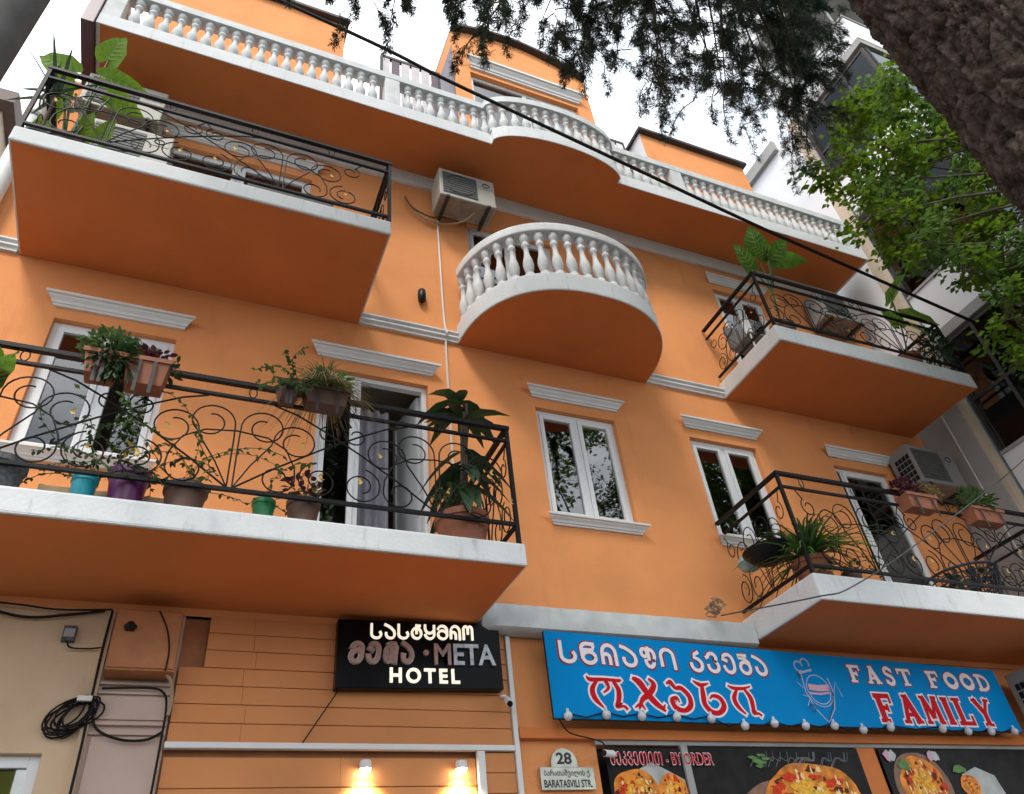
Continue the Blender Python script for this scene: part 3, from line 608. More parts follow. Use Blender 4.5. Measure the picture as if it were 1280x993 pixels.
# ------------------------------------------------------------------ blue banner
fb = thing('fast_food_banner', 'long blue banner with red and white Georgian and English lettering', 'sign', (5.7, -.1, 3.43))
tilt_quad(2.955, 8.495, 3.45, 4.19, 3.425, 4.085, -.21, -.205).build('sheet', 'blue', fb)
fbf = tilt_quad(2.955, 8.495, 3.445, 4.185, 3.42, 4.08, -.203, -.178).build('frame_box', 'dark', fb)
for x in (3.2, 4.6, 6.0, 7.4, 8.3): MB().box(x - .02, x + .02, -.177, -.005, 3.75, 3.79).build('standoff', 'eave', fb)
BY = -.2125
def banner_text(body, x0, x1, z0, z1, tilt, m='lwhite', edge='dred', bold=.035, eb=.075):
    w = x1 - x0
    text_mesh(body, x0 - .015, x1 + .015, z0 - .014, z1 + .014, BY, eb, 0, tilt).build('letter_outline', edge, fb)
    text_mesh(body, x0, x1, z0, z1, BY - .003, bold, 0, tilt).build('lettering', m, fb)
for nm_, xa, xb, za, zb, tl in ((('san', 'tsil', 'rae', 'an', 'par', 'in'), 3.06, 4.28, 3.905, 4.110, -.012), (('kan', 'vin', 'en', 'ban', 'an'), 4.40, 5.315, 3.885, 4.090, -.005)):
    ka_word(nm_, xa - .012, xb + .012, za - .012, zb + .012, tl, BY - .001, BY, .051, 'dred', fb, gap=.13, name='letter_outline'); ka_word(nm_, xa, xb, za, zb, tl, BY - .0045, BY - .003, .034, 'lwhite', fb, gap=.17)
def smooth_stroke(P, ws, n=6):
    Q, qw = [], []; k = len(P)
    for i in range(k - 1):
        p = [P[max(0, min(k - 1, j))] for j in (i - 1, i, i + 1, i + 2)]; u = [ws[max(0, min(k - 1, j))] for j in (i - 1, i, i + 1, i + 2)]
        for q in range(n):
            t = q / n; f = lambda a, b, c, d: .5 * (2 * b + (c - a) * t + (2 * a - 5 * b + 4 * c - d) * t * t + (3 * b - a - 3 * c + d) * t ** 3)
            Q.append((f(*[v[0] for v in p]), f(*[v[1] for v in p]))); qw.append(max(.02, f(*u)))
    Q.append(P[-1]); qw.append(ws[-1]); return Q, qw
def glyphs(gl, x0, z0, w, h, m, edge, ew, y=BY):
    """gl: strokes (points in unit box, widths) of one hand drawn letter"""
    a = MB(); b = MB()
    for k, (pts, wd) in enumerate(gl):
        P = [(x0 + p[0] * w, z0 + p[1] * h) for p in pts]; ws = wd if isinstance(wd, (list, tuple)) else [wd] * len(P)
        if isinstance(wd, list): P, ws = smooth_stroke(P, ws)
        ws = [q * h for q in ws]
        if edge:
            e0, e1 = P[0], P[1]; L0 = math.dist(e0, e1) or 1; s0 = (e0[0] - (e1[0] - e0[0]) / L0 * ew, e0[1] - (e1[1] - e0[1]) / L0 * ew)
            f0, f1 = P[-1], P[-2]; L1 = math.dist(f0, f1) or 1; s1 = (f0[0] - (f1[0] - f0[0]) / L1 * ew, f0[1] - (f1[1] - f0[1]) / L1 * ew)
            b.ribbon([s0] + P[1:-1] + [s1] if len(P) > 2 else [s0, s1], [q + 2 * ew for q in ws], y - .0002 * k)
        a.ribbon(P, ws, y - .003 - .0002 * k)
    if edge: b.build('letter_outline', edge, fb)
    a.build('letter', m, fb)
sf = .16
LAT = {
 'F': [([(.22, 0), (.22, 1)], .26), ([(.0, .92), (.82, .92)], .17), ([(.2, .5), (.55, .5)], .16), ([(.0, .06), (.48, .06)], .13), ([(.78, 1), (.78, .66)], .12), ([(.56, .64), (.56, .36)], .11)],
 'A': [([(.18, 0), (.5, 1)], .2), ([(.46, 1), (.82, 0)], .28), ([(.25, .3), (.72, .3)], .14), ([(.0, .05), (.36, .05)], .12), ([(.6, .05), (1, .05)], .12), ([(.3, .96), (.62, .96)], .1)],
 'S': [(arc(.5, .73, .24, 20, 200, 8) + arc(.5, .28, .25, 70, -170, 10), .22), ([(.76, .95), (.76, .7)], .11), ([(.22, .3), (.22, .04)], .11)],
 'T': [([(.5, 0), (.5, 1)], .26), ([(.0, .92), (1, .92)], .17), ([(.06, 1), (.06, .66)], .12), ([(.94, 1), (.94, .66)], .12), ([(.25, .06), (.75, .06)], .13)],
 'O': [(arc(.5, .5, .38, 0, 360, 20), .27)],
 'D': [([(.22, 0), (.22, 1)], .25), ([(.0, .93), (.45, .93)] + arc(.45, .5, .40, 80, -80, 10) + [(.45, .07), (.0, .07)], .19)],
 'M': [([(.16, 0), (.2, 1)], .15), ([(.2, 1), (.5, .2)], .24), ([(.5, .2), (.8, 1)], .14), ([(.8, 1), (.84, 0)], .24), ([(.02, .05), (.32, .05)], .11), ([(.66, .05), (1.0, .05)], .11), ([(.04, .96), (.3, .96)], .1), ([(.7, .96), (.98, .96)], .1)],
 'I': [([(.5, 0), (.5, 1)], .28), ([(.12, .06), (.88, .06)], .12), ([(.12, .94), (.88, .94)], .12)],
 'L': [([(.26, 0), (.26, 1)], .26), ([(.0, .07), (.86, .07)], .15), ([(.84, .0), (.84, .36)], .13), ([(.02, .94), (.5, .94)], .12)],
 'Y': [([(.12, 1), (.5, .45)], .24), ([(.88, 1), (.5, .45)], .15), ([(.5, .5), (.5, 0)], .25), ([(.25, .05), (.75, .05)], .12), ([(.0, .95), (.32, .95)], .11), ([(.68, .95), (1, .95)], .11)],
}
def word(wd, x0, x1, z0, z1, tilt, m, edge, ew, narrow=()):
    us = [(.5 if c in narrow else 1.0) for c in wd]; tot = sum(us); x = x0; W_ = x1 - x0
    for c, u in zip(wd, us):
        cw = W_ * u / tot; glyphs(LAT[c], x + cw * .07, z0 + tilt * (x - x0) / W_, cw * .84, (z1 - z0), m, edge, ew); x += cw
word('FAST', 6.31, 7.20, 3.868, 4.045, -.012, 'lwhite', 'dred', .010); word('FOOD', 7.385, 8.36, 3.850, 4.030, -.008, 'lwhite', 'dred', .010)
word('FAMILY', 6.51, 8.20, 3.486, 3.765, -.014, 'red', 'lwhite', .017, ('I',))
GEO = [  # ოჯახი in an ornate hand
 [([(.02, .98), (.12, .88), (.5, .90), (.88, .88), (.96, .92)], [.05, .13, .1, .1, .04]), ([(.32, .88), (.14, .62), (.16, .34), (.36, .06)], [.06, .16, .17, .05]), ([(.52, .86), (.58, .66), (.42, .50)], [.14, .10, .05]), ([(.72, .88), (.84, .6), (.80, .3), (.72, .1), (.92, .12), (1.0, .02)], [.10, .17, .16, .10, .08, .10])],
 [([(.10, .98), (.30, .86), (.48, .56), (.70, .26), (.98, .02)], [.10, .22, .20, .2, .08]), ([(.62, .98), (.76, .8), (.56, .52), (.30, .34), (.14, .04)], [.08, .17, .18, .15, .06]), ([(.02, .10), (.22, .20), (.34, .04)], [.04, .1, .04]), ([(.72, .2), (.9, .12), (1, .22)], [.05, .1, .04])],
 [([(.02, .86), (.22, .92), (.36, .74), (.62, .74), (.88, .50), (.86, .22), (.56, .06), (.22, .14), (.12, .36), (.34, .44), (.42, .30)], [.05, .14, .11, .15, .17, .18, .14, .17, .15, .1, .05])],
 [([(.0, 1.0), (.18, .9), (.30, .88), (.56, .94)], [.05, .13, .12, .04]), ([(.30, .9), (.26, .6), (.24, .3), (.42, .08), (.7, .06), (.92, .26), (.84, .50), (.60, .56), (.46, .46)], [.1, .18, .18, .16, .15, .18, .15, .1, .04])],
 [([(.02, .96), (.2, .88), (.55, .88), (.86, .96)], [.05, .11, .10, .04]), ([(.34, .86), (.14, .56), (.2, .3), (.42, .06)], [.07, .17, .16, .05]), ([(.58, .88), (.74, .6), (.74, .3), (.70, .1), (.88, .1), (.98, .02)], [.08, .17, .16, .1, .08, .1])],
]
for g, (xa, xb, za, zb) in zip(GEO, ((3.30, 3.66, 3.525, 3.81), (3.73, 4.05, 3.522, 3.812), (4.10, 4.35, 3.522, 3.808), (4.40, 4.70, 3.512, 3.806), (4.77, 5.08, 3.505, 3.79))): glyphs(g, xa, za, xb - xa, zb - za, 'red', 'lwhite', .018)
cr = MB()
for k, (p, w) in enumerate([([(5.70, 3.92), (5.69, 3.75), (5.74, 3.60), (5.85, 3.47), (5.98, 3.60), (6.04, 3.75), (6.02, 3.90)], .012), (arc(5.86, 3.78, .14, 0, 360, 24), .010), (arc(5.86, 3.78, .165, 200, 340, 14), .008),
        (arc(5.70, 4.0, .05, 0, 300, 10), .016), (arc(5.79, 4.03, .05, -30, 200, 10), .016), ([(5.67, 3.93), (5.85, 3.97)], .022), ([(6.02, 3.72), (6.10, 3.86), (6.13, 3.72)], .009), ([(5.66, 3.62), (5.72, 3.70), (5.64, 3.72)], .009), ([(5.62, 3.84), (5.68, 3.78)], .008)]): cr.ribbon(p, w, BY - .0003 * k)
cr.build('crest', 'lilac', fb); MB().ribbon([(5.74, 3.80), (5.86, 3.79), (6.0, 3.80)], .06, BY - .004).ribbon([(5.72, 3.74), (5.86, 3.735), (5.98, 3.75)], .02, BY - .0045).build('crest_ribbon', 'pink', fb)
for k, (p, w) in enumerate([(arc(5.71, 3.60, .032, 0, 360, 14), .007), ([(5.97, 3.80), (6.03, 3.74), (5.95, 3.60), (5.86, 3.49)], .008), ([(5.66, 3.94), (5.68, 3.88)], .02)]): MB().ribbon(p, w, BY - .005 - .0003 * k).build('crest_detail', 'ink', fb)
# bulbs along the lower edge
sb = thing('string_lights', 'string of round white bulbs along the lower edge of the blue banner', 'string lights', (5.7, -.24, 3.43))
BX = [(3.065, 3.455), (3.426, 3.474), (3.767, 3.469), (4.121, 3.47), (4.479, 3.464), (4.824, 3.409), (5.165, 3.437), (5.521, 3.422), (5.87, 3.428), (6.213, 3.398), (6.577, 3.426), (7.277, 3.423), (7.629, 3.405), (7.971, 3.41), (8.325, 3.416)]
wire = []
for i, (x, z) in enumerate(BX):
    wire += [(x, -.225, z + .03)]
    if i < len(BX) - 1: wire += [((x + BX[i + 1][0]) / 2, -.225, min(z, BX[i + 1][1]) + .0)]
MB().tube(wire, .006, 5).build('wire', 'cable', sb, True)
bo = MB().lathe([(.004, -.037), (.021, -.030), (.034, -.013), (.037, .002), (.034, .018), (.021, .031), (.012, .038), (.012, .06)], 14).build('bulb', 'bulb', None, True); bdta = bo.data; bpy.data.objects.remove(bo)
for x, z in BX: put(bdta, 'bulb', sb, (x - 5.7, -.245 + .24, z - 3.43))
# ------------------------------------------------------------------ number plate, posters, cameras
npl = thing('house_number_plate', 'small metal plate reading 28 and the street name', 'plate', (3.1, -.02, 2.95))
MB().box(2.86, 3.345, -.03, -.012, 2.955, 3.125).build('plate', 'plate', npl, bevel=.004)
MB().loft([[(x, -.03 + dy, z) for x, z in [(2.965, 3.1255)] + arc(3.085, 3.15, .118, 175, 5, 14) + [(3.205, 3.1255)]] for dy in (0, .016)]).build('crown_plate', 'plate', npl)
text_mesh('28', 3.015, 3.155, 3.145, 3.235, -.0325, .03).build('number', 'ink', npl)
text_mesh('ბარათაშვილის ქ.', 2.89, 3.31, 3.045, 3.105, -.0325, .010).build('street_name', 'ink', npl); text_mesh('BARATASVILI STR.', 2.885, 3.315, 2.972, 3.030, -.0325, .022).build('street_name', 'ink', npl)
PY = -.045
def poster(label, x0, x1, z0, z1):
    p = thing('food_poster', label, 'poster', ((x0 + x1) / 2, PY, z0), 'food posters in the shop window')
    MB().box(x0, x1, PY, PY + .012, z0, z1).build('sheet', 'pdark', p); return p
def ell(cx, cz, a, b, y, n=28, wob=.06, seed=0, t0=0, t1=360):
    rr_ = random.Random(seed); return [(cx + a * (1 + wob * math.sin(3 * t + seed) + wob * rr_.uniform(-.6, .6)) * math.cos(t), cz + b * (1 + wob * math.cos(4 * t + seed)) * math.sin(t)) for t in [R(t0 + (t1 - t0) * i / n) for i in range(n)]]
def food(p, cx, cz, a, b, y, seed, tones=('crust', 'p_red', 'p_brown', 'p_gold', 'p_light'), n=26, clip=3.27):
    rr_ = random.Random(seed); MB().fan([(x, min(z, clip)) for x, z in ell(cx, cz, a, b, 0, 36, .05, seed)], y).build('bread_print', tones[0], p)
    for q, m in enumerate(tones[1:]):
        mb = MB()
        for k in range(n):
            t = rr_.uniform(0, 6.28); r = rr_.random() ** .5 * (.95 if m != 'p_gold' else .55); sx = (.5 if m == 'p_light' else 1) * rr_.uniform(.03, .10) * a * (1.6 if m in ('p_red', 'p_gold') else 1); sz = rr_.uniform(.04, .12) * b * (1.4 if m in ('p_red', 'p_gold') else 1)
            mb.fan(ell(cx + r * a * .9 * math.cos(t), min(cz + r * b * .88 * math.sin(t), clip - sz), sx, sz, 0, 9, .3, k + seed), y - .001 * (q + 1) - .00002 * k)
        stuff(mb.build(m[2:] + '_print', m, p))
p1 = poster('dark poster of red topped cheese bread with red BY ORDER lettering', 3.47, 4.215, 2.3, 3.27)
MB().fan([(3.52, 3.0), (3.9, 3.16), (4.2, 3.02), (4.2, 2.6), (3.55, 2.5)], PY - .003).build('plate_print', 'plateP', p1); food(p1, 3.71, 2.93, .225, .175, PY - .005, 2, n=22); food(p1, 4.06, 2.90, .148, .17, PY - .0105, 5, n=18)
p2 = poster('wide dark poster of a golden cheese bread on a wooden board', 4.285, 6.245, 2.3, 3.285)
MB().fan(ell(5.45, 2.80, .72, .24, 0, wob=.03, seed=3), PY - .003).build('board_print', 'wood', p2); food(p2, 5.58, 2.86, .56, .30, PY - .005, 4, ('crust', 'p_brown', 'p_red', 'p_gold', 'p_light'), 34)
MB().fan([(x, z) for x, z in ell(5.55, 2.80, .22, .12, 0, 24, .08, 7)], PY - .011).build('cheese_print', 'cheese', p2)
for k in range(16):
    a = rnd.uniform(4.9, 5.95); q = rnd.uniform(.1, .3); P_, w_ = smooth_stroke([(a, 3.12), (a + q * .5, 3.20), (a + q, 3.17), (a + q * 1.2, 3.25)], [.003, .008, .008, .003]); MB().ribbon(P_, .006, PY - .004 - k * .0001).build('smoke_print', 'p_smoke', p2)
for k in range(9): MB().fan(ell(4.98 + rnd.uniform(-.08, .14), 3.16 + rnd.uniform(-.07, .07), .05, .014, 0, 8, .2, seed=k), PY - .012 - k * .0003).build('herb_print', 'greenP', p2)
MB().box(4.217, 4.283, PY - .02, PY + .012, 1.0, 3.29).build('divider', 'conc', H)
text_mesh('ᲨᲔᲙᲕᲔᲗᲘᲗ - BY ORDER', 3.492, 4.525, 3.128, 3.238, -.0685, .020).build('lettering_edge', 'lwhite', p1); text_mesh('ᲨᲔᲙᲕᲔᲗᲘᲗ - BY ORDER', 3.498, 4.518, 3.133, 3.232, -.0705, .004).build('lettering', 'red', p1)
p3 = poster('poster of a stuffed flat bread and a wrap beside the brown mullion', 6.515, 9.2, 2.2, 3.285)
MB().fan(ell(6.95, 2.95, .37, .31, 0, wob=.02, seed=3), PY - .003).build('plate_print', 'wood', p3); food(p3, 6.96, 2.95, .29, .27, PY - .005, 11, n=26); MB().fan(ell(6.78, 3.14, .08, .05, 0, 10, wob=.2, seed=4), PY - .011).build('herb_print', 'greenP', p3); MB().fan([(7.48, 2.6), (7.52, 3.05), (7.75, 3.12), (7.98, 3.04), (8.1, 2.6)], PY - .004).build('wrap_print', 'plateP', p3); food(p3, 7.58, 2.95, .13, .10, PY - .006, 16, n=12); MB().fan(ell(7.50, 3.10, .09, .04, 0, 10, wob=.25, seed=9), PY - .012).build('herb_print', 'greenP', p3)
for k, (cx, m) in enumerate(((6.60, 'pink'), (6.66, 'plateP'), (7.18, 'pink'), (7.24, 'plateP'))): MB().fan(ell(cx, 3.22, .05, .05, 0, 9, wob=.25, seed=k), PY - .014 - k * .0004).build('napkin_print', m, p3)
def seccam(label, x, y, z, m, d):
    t = thing('security_camera', label, 'camera', (x, y, z)); dv = Vector(d).normalized()
    MB().tube([Vector((x, y, z)), Vector((x, y, z)) + dv * .13], .028, 14).build('body', m, t, True); MB().tube([Vector((x, y, z)) + dv * .131, Vector((x, y, z)) + dv * .138], .024, 14).build('lens', 'dark', t, True)
    MB().tube([(x, y + .0, z + .02), (x, .0, z + .05)], .012, 8).build('arm', m, t, True); MB().lathe([(.03, 0), (.03, .02)], 12, (x, -.015, z + .04)).build('mount', m, t, True)
seccam('white bullet camera with black lens at the lower right of the black sign', 2.60, -.10, 3.62, 'pvc', (-.2, -.8, -.5)); seccam('white bullet camera on the wall beside the shop poster', 3.50, -.12, 3.20, 'pvc', (-.8, -.4, -.05))
for k, x in enumerate((1.445, 2.189)):
    t = thing('spotlight', ('left' if k == 0 else 'right') + ' lit spotlight above the entrance under the white trim', 'lamp', (x, -.05, 3.12), 'entrance spotlights')
    MB().lathe([(.04, .035), (.045, .02), (.045, -.02)], 16, (x, -.055, 3.125)).build('housing', 'white', t, True); MB().lathe([(.036, -.0205), (.032, -.036), (.02, -.046), (.004, -.05)], 16, (x, -.055, 3.125)).build('lens', 'spot', t, True)
    ld = bpy.data.lights.new('spot_beam', 'SPOT'); ld.energy = 20; ld.color = (1, .80, .38); ld.spot_size = R(120); ld.spot_blend = .7; ld.shadow_soft_size = .03
    lo = bpy.data.objects.new('spot_beam', ld); COL.objects.link(lo); lo.parent = t; lo.location = (0, -.03, -.06); lo.rotation_euler = (R(14), 0, 0)
wl = thing('wall_light', 'small black oval wall light between the upper left and round balconies', 'lamp', (2.0, 0, 8.18)); MB().lathe([(.02, 0), (.045, .03), (.05, .11), (.045, .19), (.02, .22)], 14, (2.0, -.05, 8.18)).build('shade', 'dark', wl, True); MB().box(1.975, 2.025, -.02, .002, 8.22, 8.36).build('base', 'dark', wl)
wl = thing('wall_light', 'small black light fixture on the wall at the right of the round balcony', 'lamp', (5.02, 0, 7.9)); MB().lathe([(.02, 0), (.05, .02), (.045, .12), (.02, .15)], 12, (5.03, -.09, 7.86)).build('shade', 'dark', wl, True); MB().tube([(5.03, -.09, 8.0), (5.03, 0, 8.03)], .012).build('arm', 'dark', wl)
# ------------------------------------------------------------------ electrical clutter on the left
eb = thing('meter_box', 'rusty orange metal meter box under the left balcony', 'box', (-.18, -.1, 3.7))
MB().box(-.405, .04, -.20, -.001, 3.70, 4.14).build('case', 'box', eb, bevel=.008); MB().box(-.395, .03, -.212, -.2005, 3.715, 4.125).build('door', 'box', eb, bevel=.004); MB().lathe([(.03, 0), (.045, .03), (.02, .06)], 10, (-.30, -.225, 3.97)).build('lock', 'dark', eb, True)
jb = thing('junction_box', 'small grey junction box on the beige wall', 'box', (-.69, 0, 3.95)); MB().box(-.73, -.645, -.05, .0, 3.945, 4.055).build('case', 'greypot', jb, bevel=.006); MB().box(-.72, -.655, -.056, -.0505, 3.97, 4.03).build('cover', 'conc', jb)
cc = thing('cable_coil', 'bundle of coiled black cable hanging on the beige wall', 'cable', (-.54, -.05, 3.3))
cm = MB()
for k in range(11):
    a, b = rnd.uniform(.07, .15), rnd.uniform(.07, .12); ox, oz = rnd.uniform(-.03, .03), rnd.uniform(-.02, .02); tl = rnd.uniform(.3, .8)
    cm.tube([(-.53 + ox + a * math.cos(t) , -.02 - .006 * k - .004 * math.sin(3 * t), 3.44 + oz + b * math.sin(t) + tl * .10 * math.cos(t)) for t in [R(i * 18) for i in range(21)]], .0065, 5, False)
cm.build('loops', 'cable', cc, True); MB().box(-.53, -.44, -.12, -.095, 3.515, 3.55).build('tie', 'wcable', cc, bevel=.004)
def cable(label, pts, r, m='cable', name='cable'):
    P = []
    for i in range(len(pts) - 1):
        p0, p1, p2, p3 = [Vector(pts[max(0, min(len(pts) - 1, j))]) for j in (i - 1, i, i + 1, i + 2)]
        for t in [q / 8 for q in range(8)]: P.append(.5 * ((2 * p1) + (p2 - p0) * t + (2 * p0 - 5 * p1 + 4 * p2 - p3) * t * t + (3 * p1 - p0 - 3 * p2 + p3) * t ** 3))
    P.append(Vector(pts[-1])); return tag(MB().tube(P, r, 6).build(name, m, None, True), label, 'cable')
cable('thick black overhead cable crossing in front of the upper balconies', [(-4, -1.6, 11.9), (.62, -1.6, 10.85), (1.9, -1.6, 10.46), (4.01, -1.6, 9.9), (6.05, -1.6, 9.36), (7.82, -1.6, 8.97), (9.54, -1.6, 8.6), (14, -1.6, 7.7)], .022)
cable('grey cable rising past the lower right balcony', [(4.9, -.25, 4.45), (5.12, -1.25, 4.2), (5.6, -1.3, 4.33), (6.92, -1.3, 5.0), (9.39, -1.3, 6.37), (13, -1.3, 8.6)], .007, 'greypot')
cable('drooping black cables along the soffit over the beige wall', [(-2.4, -.03, 4.19), (-1.4, -.04, 4.16), (-1.0, -.04, 4.10), (-.75, -.04, 4.13), (-.5, -.03, 4.185)], .010)
cable('thin black cable above the junction box', [(-2.4, -.06, 4.205), (-1.2, -.06, 4.185), (-.8, -.05, 4.165), (-.45, -.05, 4.19)], .007)
cable('black cable running down the corner trim by the coil', [(-.45, -.05, 4.18), (-.455, -.05, 3.9), (-.45, -.05, 3.6), (-.44, -.05, 3.2), (-.44, -.05, 2.6)], .009)
cable('short black cable from junction box to corner', [(-.69, -.03, 3.945), (-.66, -.04, 3.90), (-.56, -.03, 3.90), (-.455, -.04, 3.91)], .006)
cable('black cable sagging from the coil across the pink pilaster', [(-.43, -.05, 3.5), (-.38, -.05, 3.36), (-.22, -.05, 3.29), (-.06, -.05, 3.29), (.03, -.05, 3.34)], .009)
cable('black cable looping below the meter box', [(-.40, -.04, 3.625), (-.1, -.05, 3.635), (.0, -.05, 3.60), (.03, -.05, 3.50), (.035, -.05, 3.3), (.03, -.05, 2.6)], .008)
cable('tan cable bending out of the meter box', [(-.01, -.15, 3.70), (.03, -.12, 3.66), (.055, -.07, 3.56), (.05, -.06, 3.45)], .013, 'tcable')
cable('thin black cable on the meter box door', [(-.13, -.215, 4.13), (-.06, -.217, 4.0), (-.02, -.217, 3.85), (-.02, -.217, 3.7)], .006)
cable('thin dark cable slanting over the cladding under the sign', [(1.22, -.05, 3.66), (1.12, -.05, 3.5), (.98, -.06, 3.28)], .005)
cable('white conduit running down the wall beside the round balcony', [(2.26, -.015, 9.85), (2.265, -.015, 9.0), (2.275, -.015, 8.0), (2.275, -.085, 7.72), (2.278, -.015, 7.55), (2.28, -.015, 5.2)], .014, 'wcable', 'conduit')
cable('bundle of pale hoses hanging under the wall air conditioner', [(1.83, -.03, 10.12), (1.93, -.06, 9.88), (2.1, -.06, 9.75), (2.35, -.06, 9.75), (2.55, -.2, 9.72), (2.68, -.3, 9.83)], .014, 'tcable', 'hose')
cable('dark hose curling beside the wall air conditioner', [(1.82, -.03, 10.16), (1.90, -.08, 9.90), (2.12, -.08, 9.80), (2.28, -.06, 9.86), (2.4, -.06, 9.93)], .011, 'brown', 'hose')
cable('thin black wire hanging from the blue banner', [(3.0, -.2, 3.45), (3.1, -.15, 3.36), (3.3, -.1, 3.33), (3.42, -.1, 3.30), (3.45, -.12, 3.24)], .006)
cb = MB()
for k in range(7): cb.tube([(4.85 + rnd.uniform(-.05, .05) + .05 * math.cos(t + k), -.2 - .02 * k + rnd.uniform(-.01, .01), 4.50 + .05 * math.sin(t + k) + .008 * k) for t in [i * .6 for i in range(10)]], .008, 5)
tag(cb.build('cable_knot', 'tcable', None, True), 'knot of tangled wires on the ledge left of the lower right balcony', 'cable')
# ------------------------------------------------------------------ air conditioners
def aircon(label, x, y, z, w=.78, h=.52, d=.30, rot=0, vent=False, case='acw'):
    t = thing('air_conditioner', label, 'air conditioner', (x, y, z), 'outdoor air conditioner units')
    t.rotation_euler = (0, 0, rot); o0 = (0, 0, 0)
    def B(m, name, mt, **k):
        o = m.build(name, mt, None, **k); o.parent = t; return o
    B(MB().box(-w / 2, w / 2, -d, 0, 0, h), 'casing', case, bevel=.012)
    g = MB().box(-w * .44, w * .17, -d - .006, -d - .001, h * .10, h * .90); g = B(g, 'grille', 'acg')
    for k in range(9): q = MB().box(-w * .44, w * .17, -d - .012, -d - .0065, h * (.13 + .085 * k), h * (.13 + .085 * k) + .008).build('grille_bar', 'acg', None); q.parent = g
    rg = MB().tube([(-w * .135 + .2 * math.cos(a), -d - .012, h * .5 + .2 * math.sin(a)) for a in [2 * math.pi * i / 24 for i in range(25)]], .006, 5).build('fan_ring', 'acg', None, True); rg.parent = g
    B(MB().box(w * .22, w * .46, -d - .005, -d - .001, h * .62, h * .88), 'badge_panel', case)
    B(MB().tube([(w * .34 + .05 * math.cos(a), -d - .008, h * .75 + .04 * math.sin(a)) for a in [2 * math.pi * i / 14 for i in range(15)]], .006, 5), 'badge', 'dark')
    B(MB().box(-w / 2 + .02, w / 2 - .02, -d + .02, -.02, -.006, -.001), 'underside', 'acb')
    for xx in (-w * .36, w * .36): B(MB().box(xx - .02, xx + .02, -d - .02, .06, -.04, -.0065), 'bracket', 'eave')
    if vent:
        for i in range(4):
            for j in range(5): B(MB().box(-w / 2 - .006, -w / 2 - .001, -d + .03 + i * .062, -d + .08 + i * .062, .05 + j * .085, .115 + j * .085), 'vent', 'dark')
    return t
aircon('beige air conditioner on the wall just above the round balcony', 2.56, -.08, 9.88, .78, .56, .34)
aircon('air conditioner with a square vent grid at the right end above the lower right balcony', 9.12, -.06, 6.52, .85, .60, .34, vent=True, case='acd')
aircon('pale air conditioner high on the wall behind the big leaf plant', -1.55, -.08, 9.75, .82, .58, .34); aircon('lower air conditioner behind the railing under the pale one', -1.35, -.08, 8.95, .82, .56, .34)
aircon('air conditioner on the wall behind the upper right railing', 8.85, -.08, 9.55, .80, .56, .32, case='acd'); aircon('air conditioner at the right end of the blue banner', 9.05, -.2, 3.45, .80, .58, .34, vent=True, case='acd')
# ------------------------------------------------------------------ plants
def leafshape(V, F, base, d, up, L, w, fold=.25, droop=.3):
    d = Vector(d).normalized(); s = d.cross(Vector(up)); s = s.normalized() if s.length > 1e-4 else Vector((1, 0, 0)); n = s.cross(d)
    n0 = len(V); b = Vector(base)
    prof = ((0, .03), (.22, .75), (.48, 1.0), (.75, .68), (1.0, .04))
    for t, q in prof:
        c = b + d * (L * t) - Vector((0, 0, 1)) * (droop * L * t * t)
        for sg in (-1, 0, 1): V.append(tuple(c + s * (sg * w / 2 * q) + n * (fold * w / 2 * q * abs(sg))))
    for i in range(4):
        for j in range(2): a = n0 + i * 3 + j; F.append((a, a + 1, a + 4, a + 3))
RT, UPV, TOC = Vector(rt), -Vector(dn), -Vector(fw)
VE = MB()
def heart(V, F, base, d, up, L, w):
    d = Vector(d).normalized(); s = d.cross(Vector(up)).normalized(); n = s.cross(d); n0 = len(V); b = Vector(base)
    prof = ((-.22, .55), (-.1, .85), (.15, 1.0), (.45, .88), (.72, .55), (.92, .18), (1.0, .02))
    for i, (t, q) in enumerate(prof):
        for k, sg in enumerate((-1, -.5, 0, .5, 1)):
            tt = t if (i > 1 or abs(sg) > .3) else max(t, 0)
            rip = .03 * L * (1 if (i % 2 == 0) else -1) * abs(sg)
            V.append(tuple(b + d * (L * tt) + s * (sg * w / 2 * q) + n * (.10 * w * abs(sg) * q - .22 * L * max(0, tt) ** 2 + rip)))
    for i in range(len(prof) - 1):
        for j in range(4): a = n0 + i * 5 + j; F.append((a, a + 1, a + 6, a + 5))
    def surf(t, sg, o): q = float(np.interp(t, [a_ for a_, _ in prof], [b_ for _, b_ in prof])); return b + d * (L * t) + s * (sg * w / 2 * q) + n * (.10 * w * abs(sg) * q - .22 * L * max(0, t) ** 2 + o)
    for o in (.012, -.012):
        VE.quad(surf(-.02, -.035, o), surf(-.02, .035, o), surf(.5, .03, o), surf(.5, -.03, o)); VE.quad(surf(.5, -.03, o), surf(.5, .03, o), surf(.97, .05, o), surf(.97, -.05, o))
        for t0 in (.0, .16, .32, .48, .62):
            for sg in (-1, 1): VE.quad(surf(t0, .0, o), surf(t0 + .035, .0, o), surf(t0 + .20, .92 * sg, o), surf(t0 + .185, .92 * sg, o))
def np_build(V, F, name, m, parent): 
    o = mesh_np(name, np.array(V), np.array(F), m, parent, parent_world(parent)); o.data.polygons.foreach_set('use_smooth', [True] * len(F)); return o
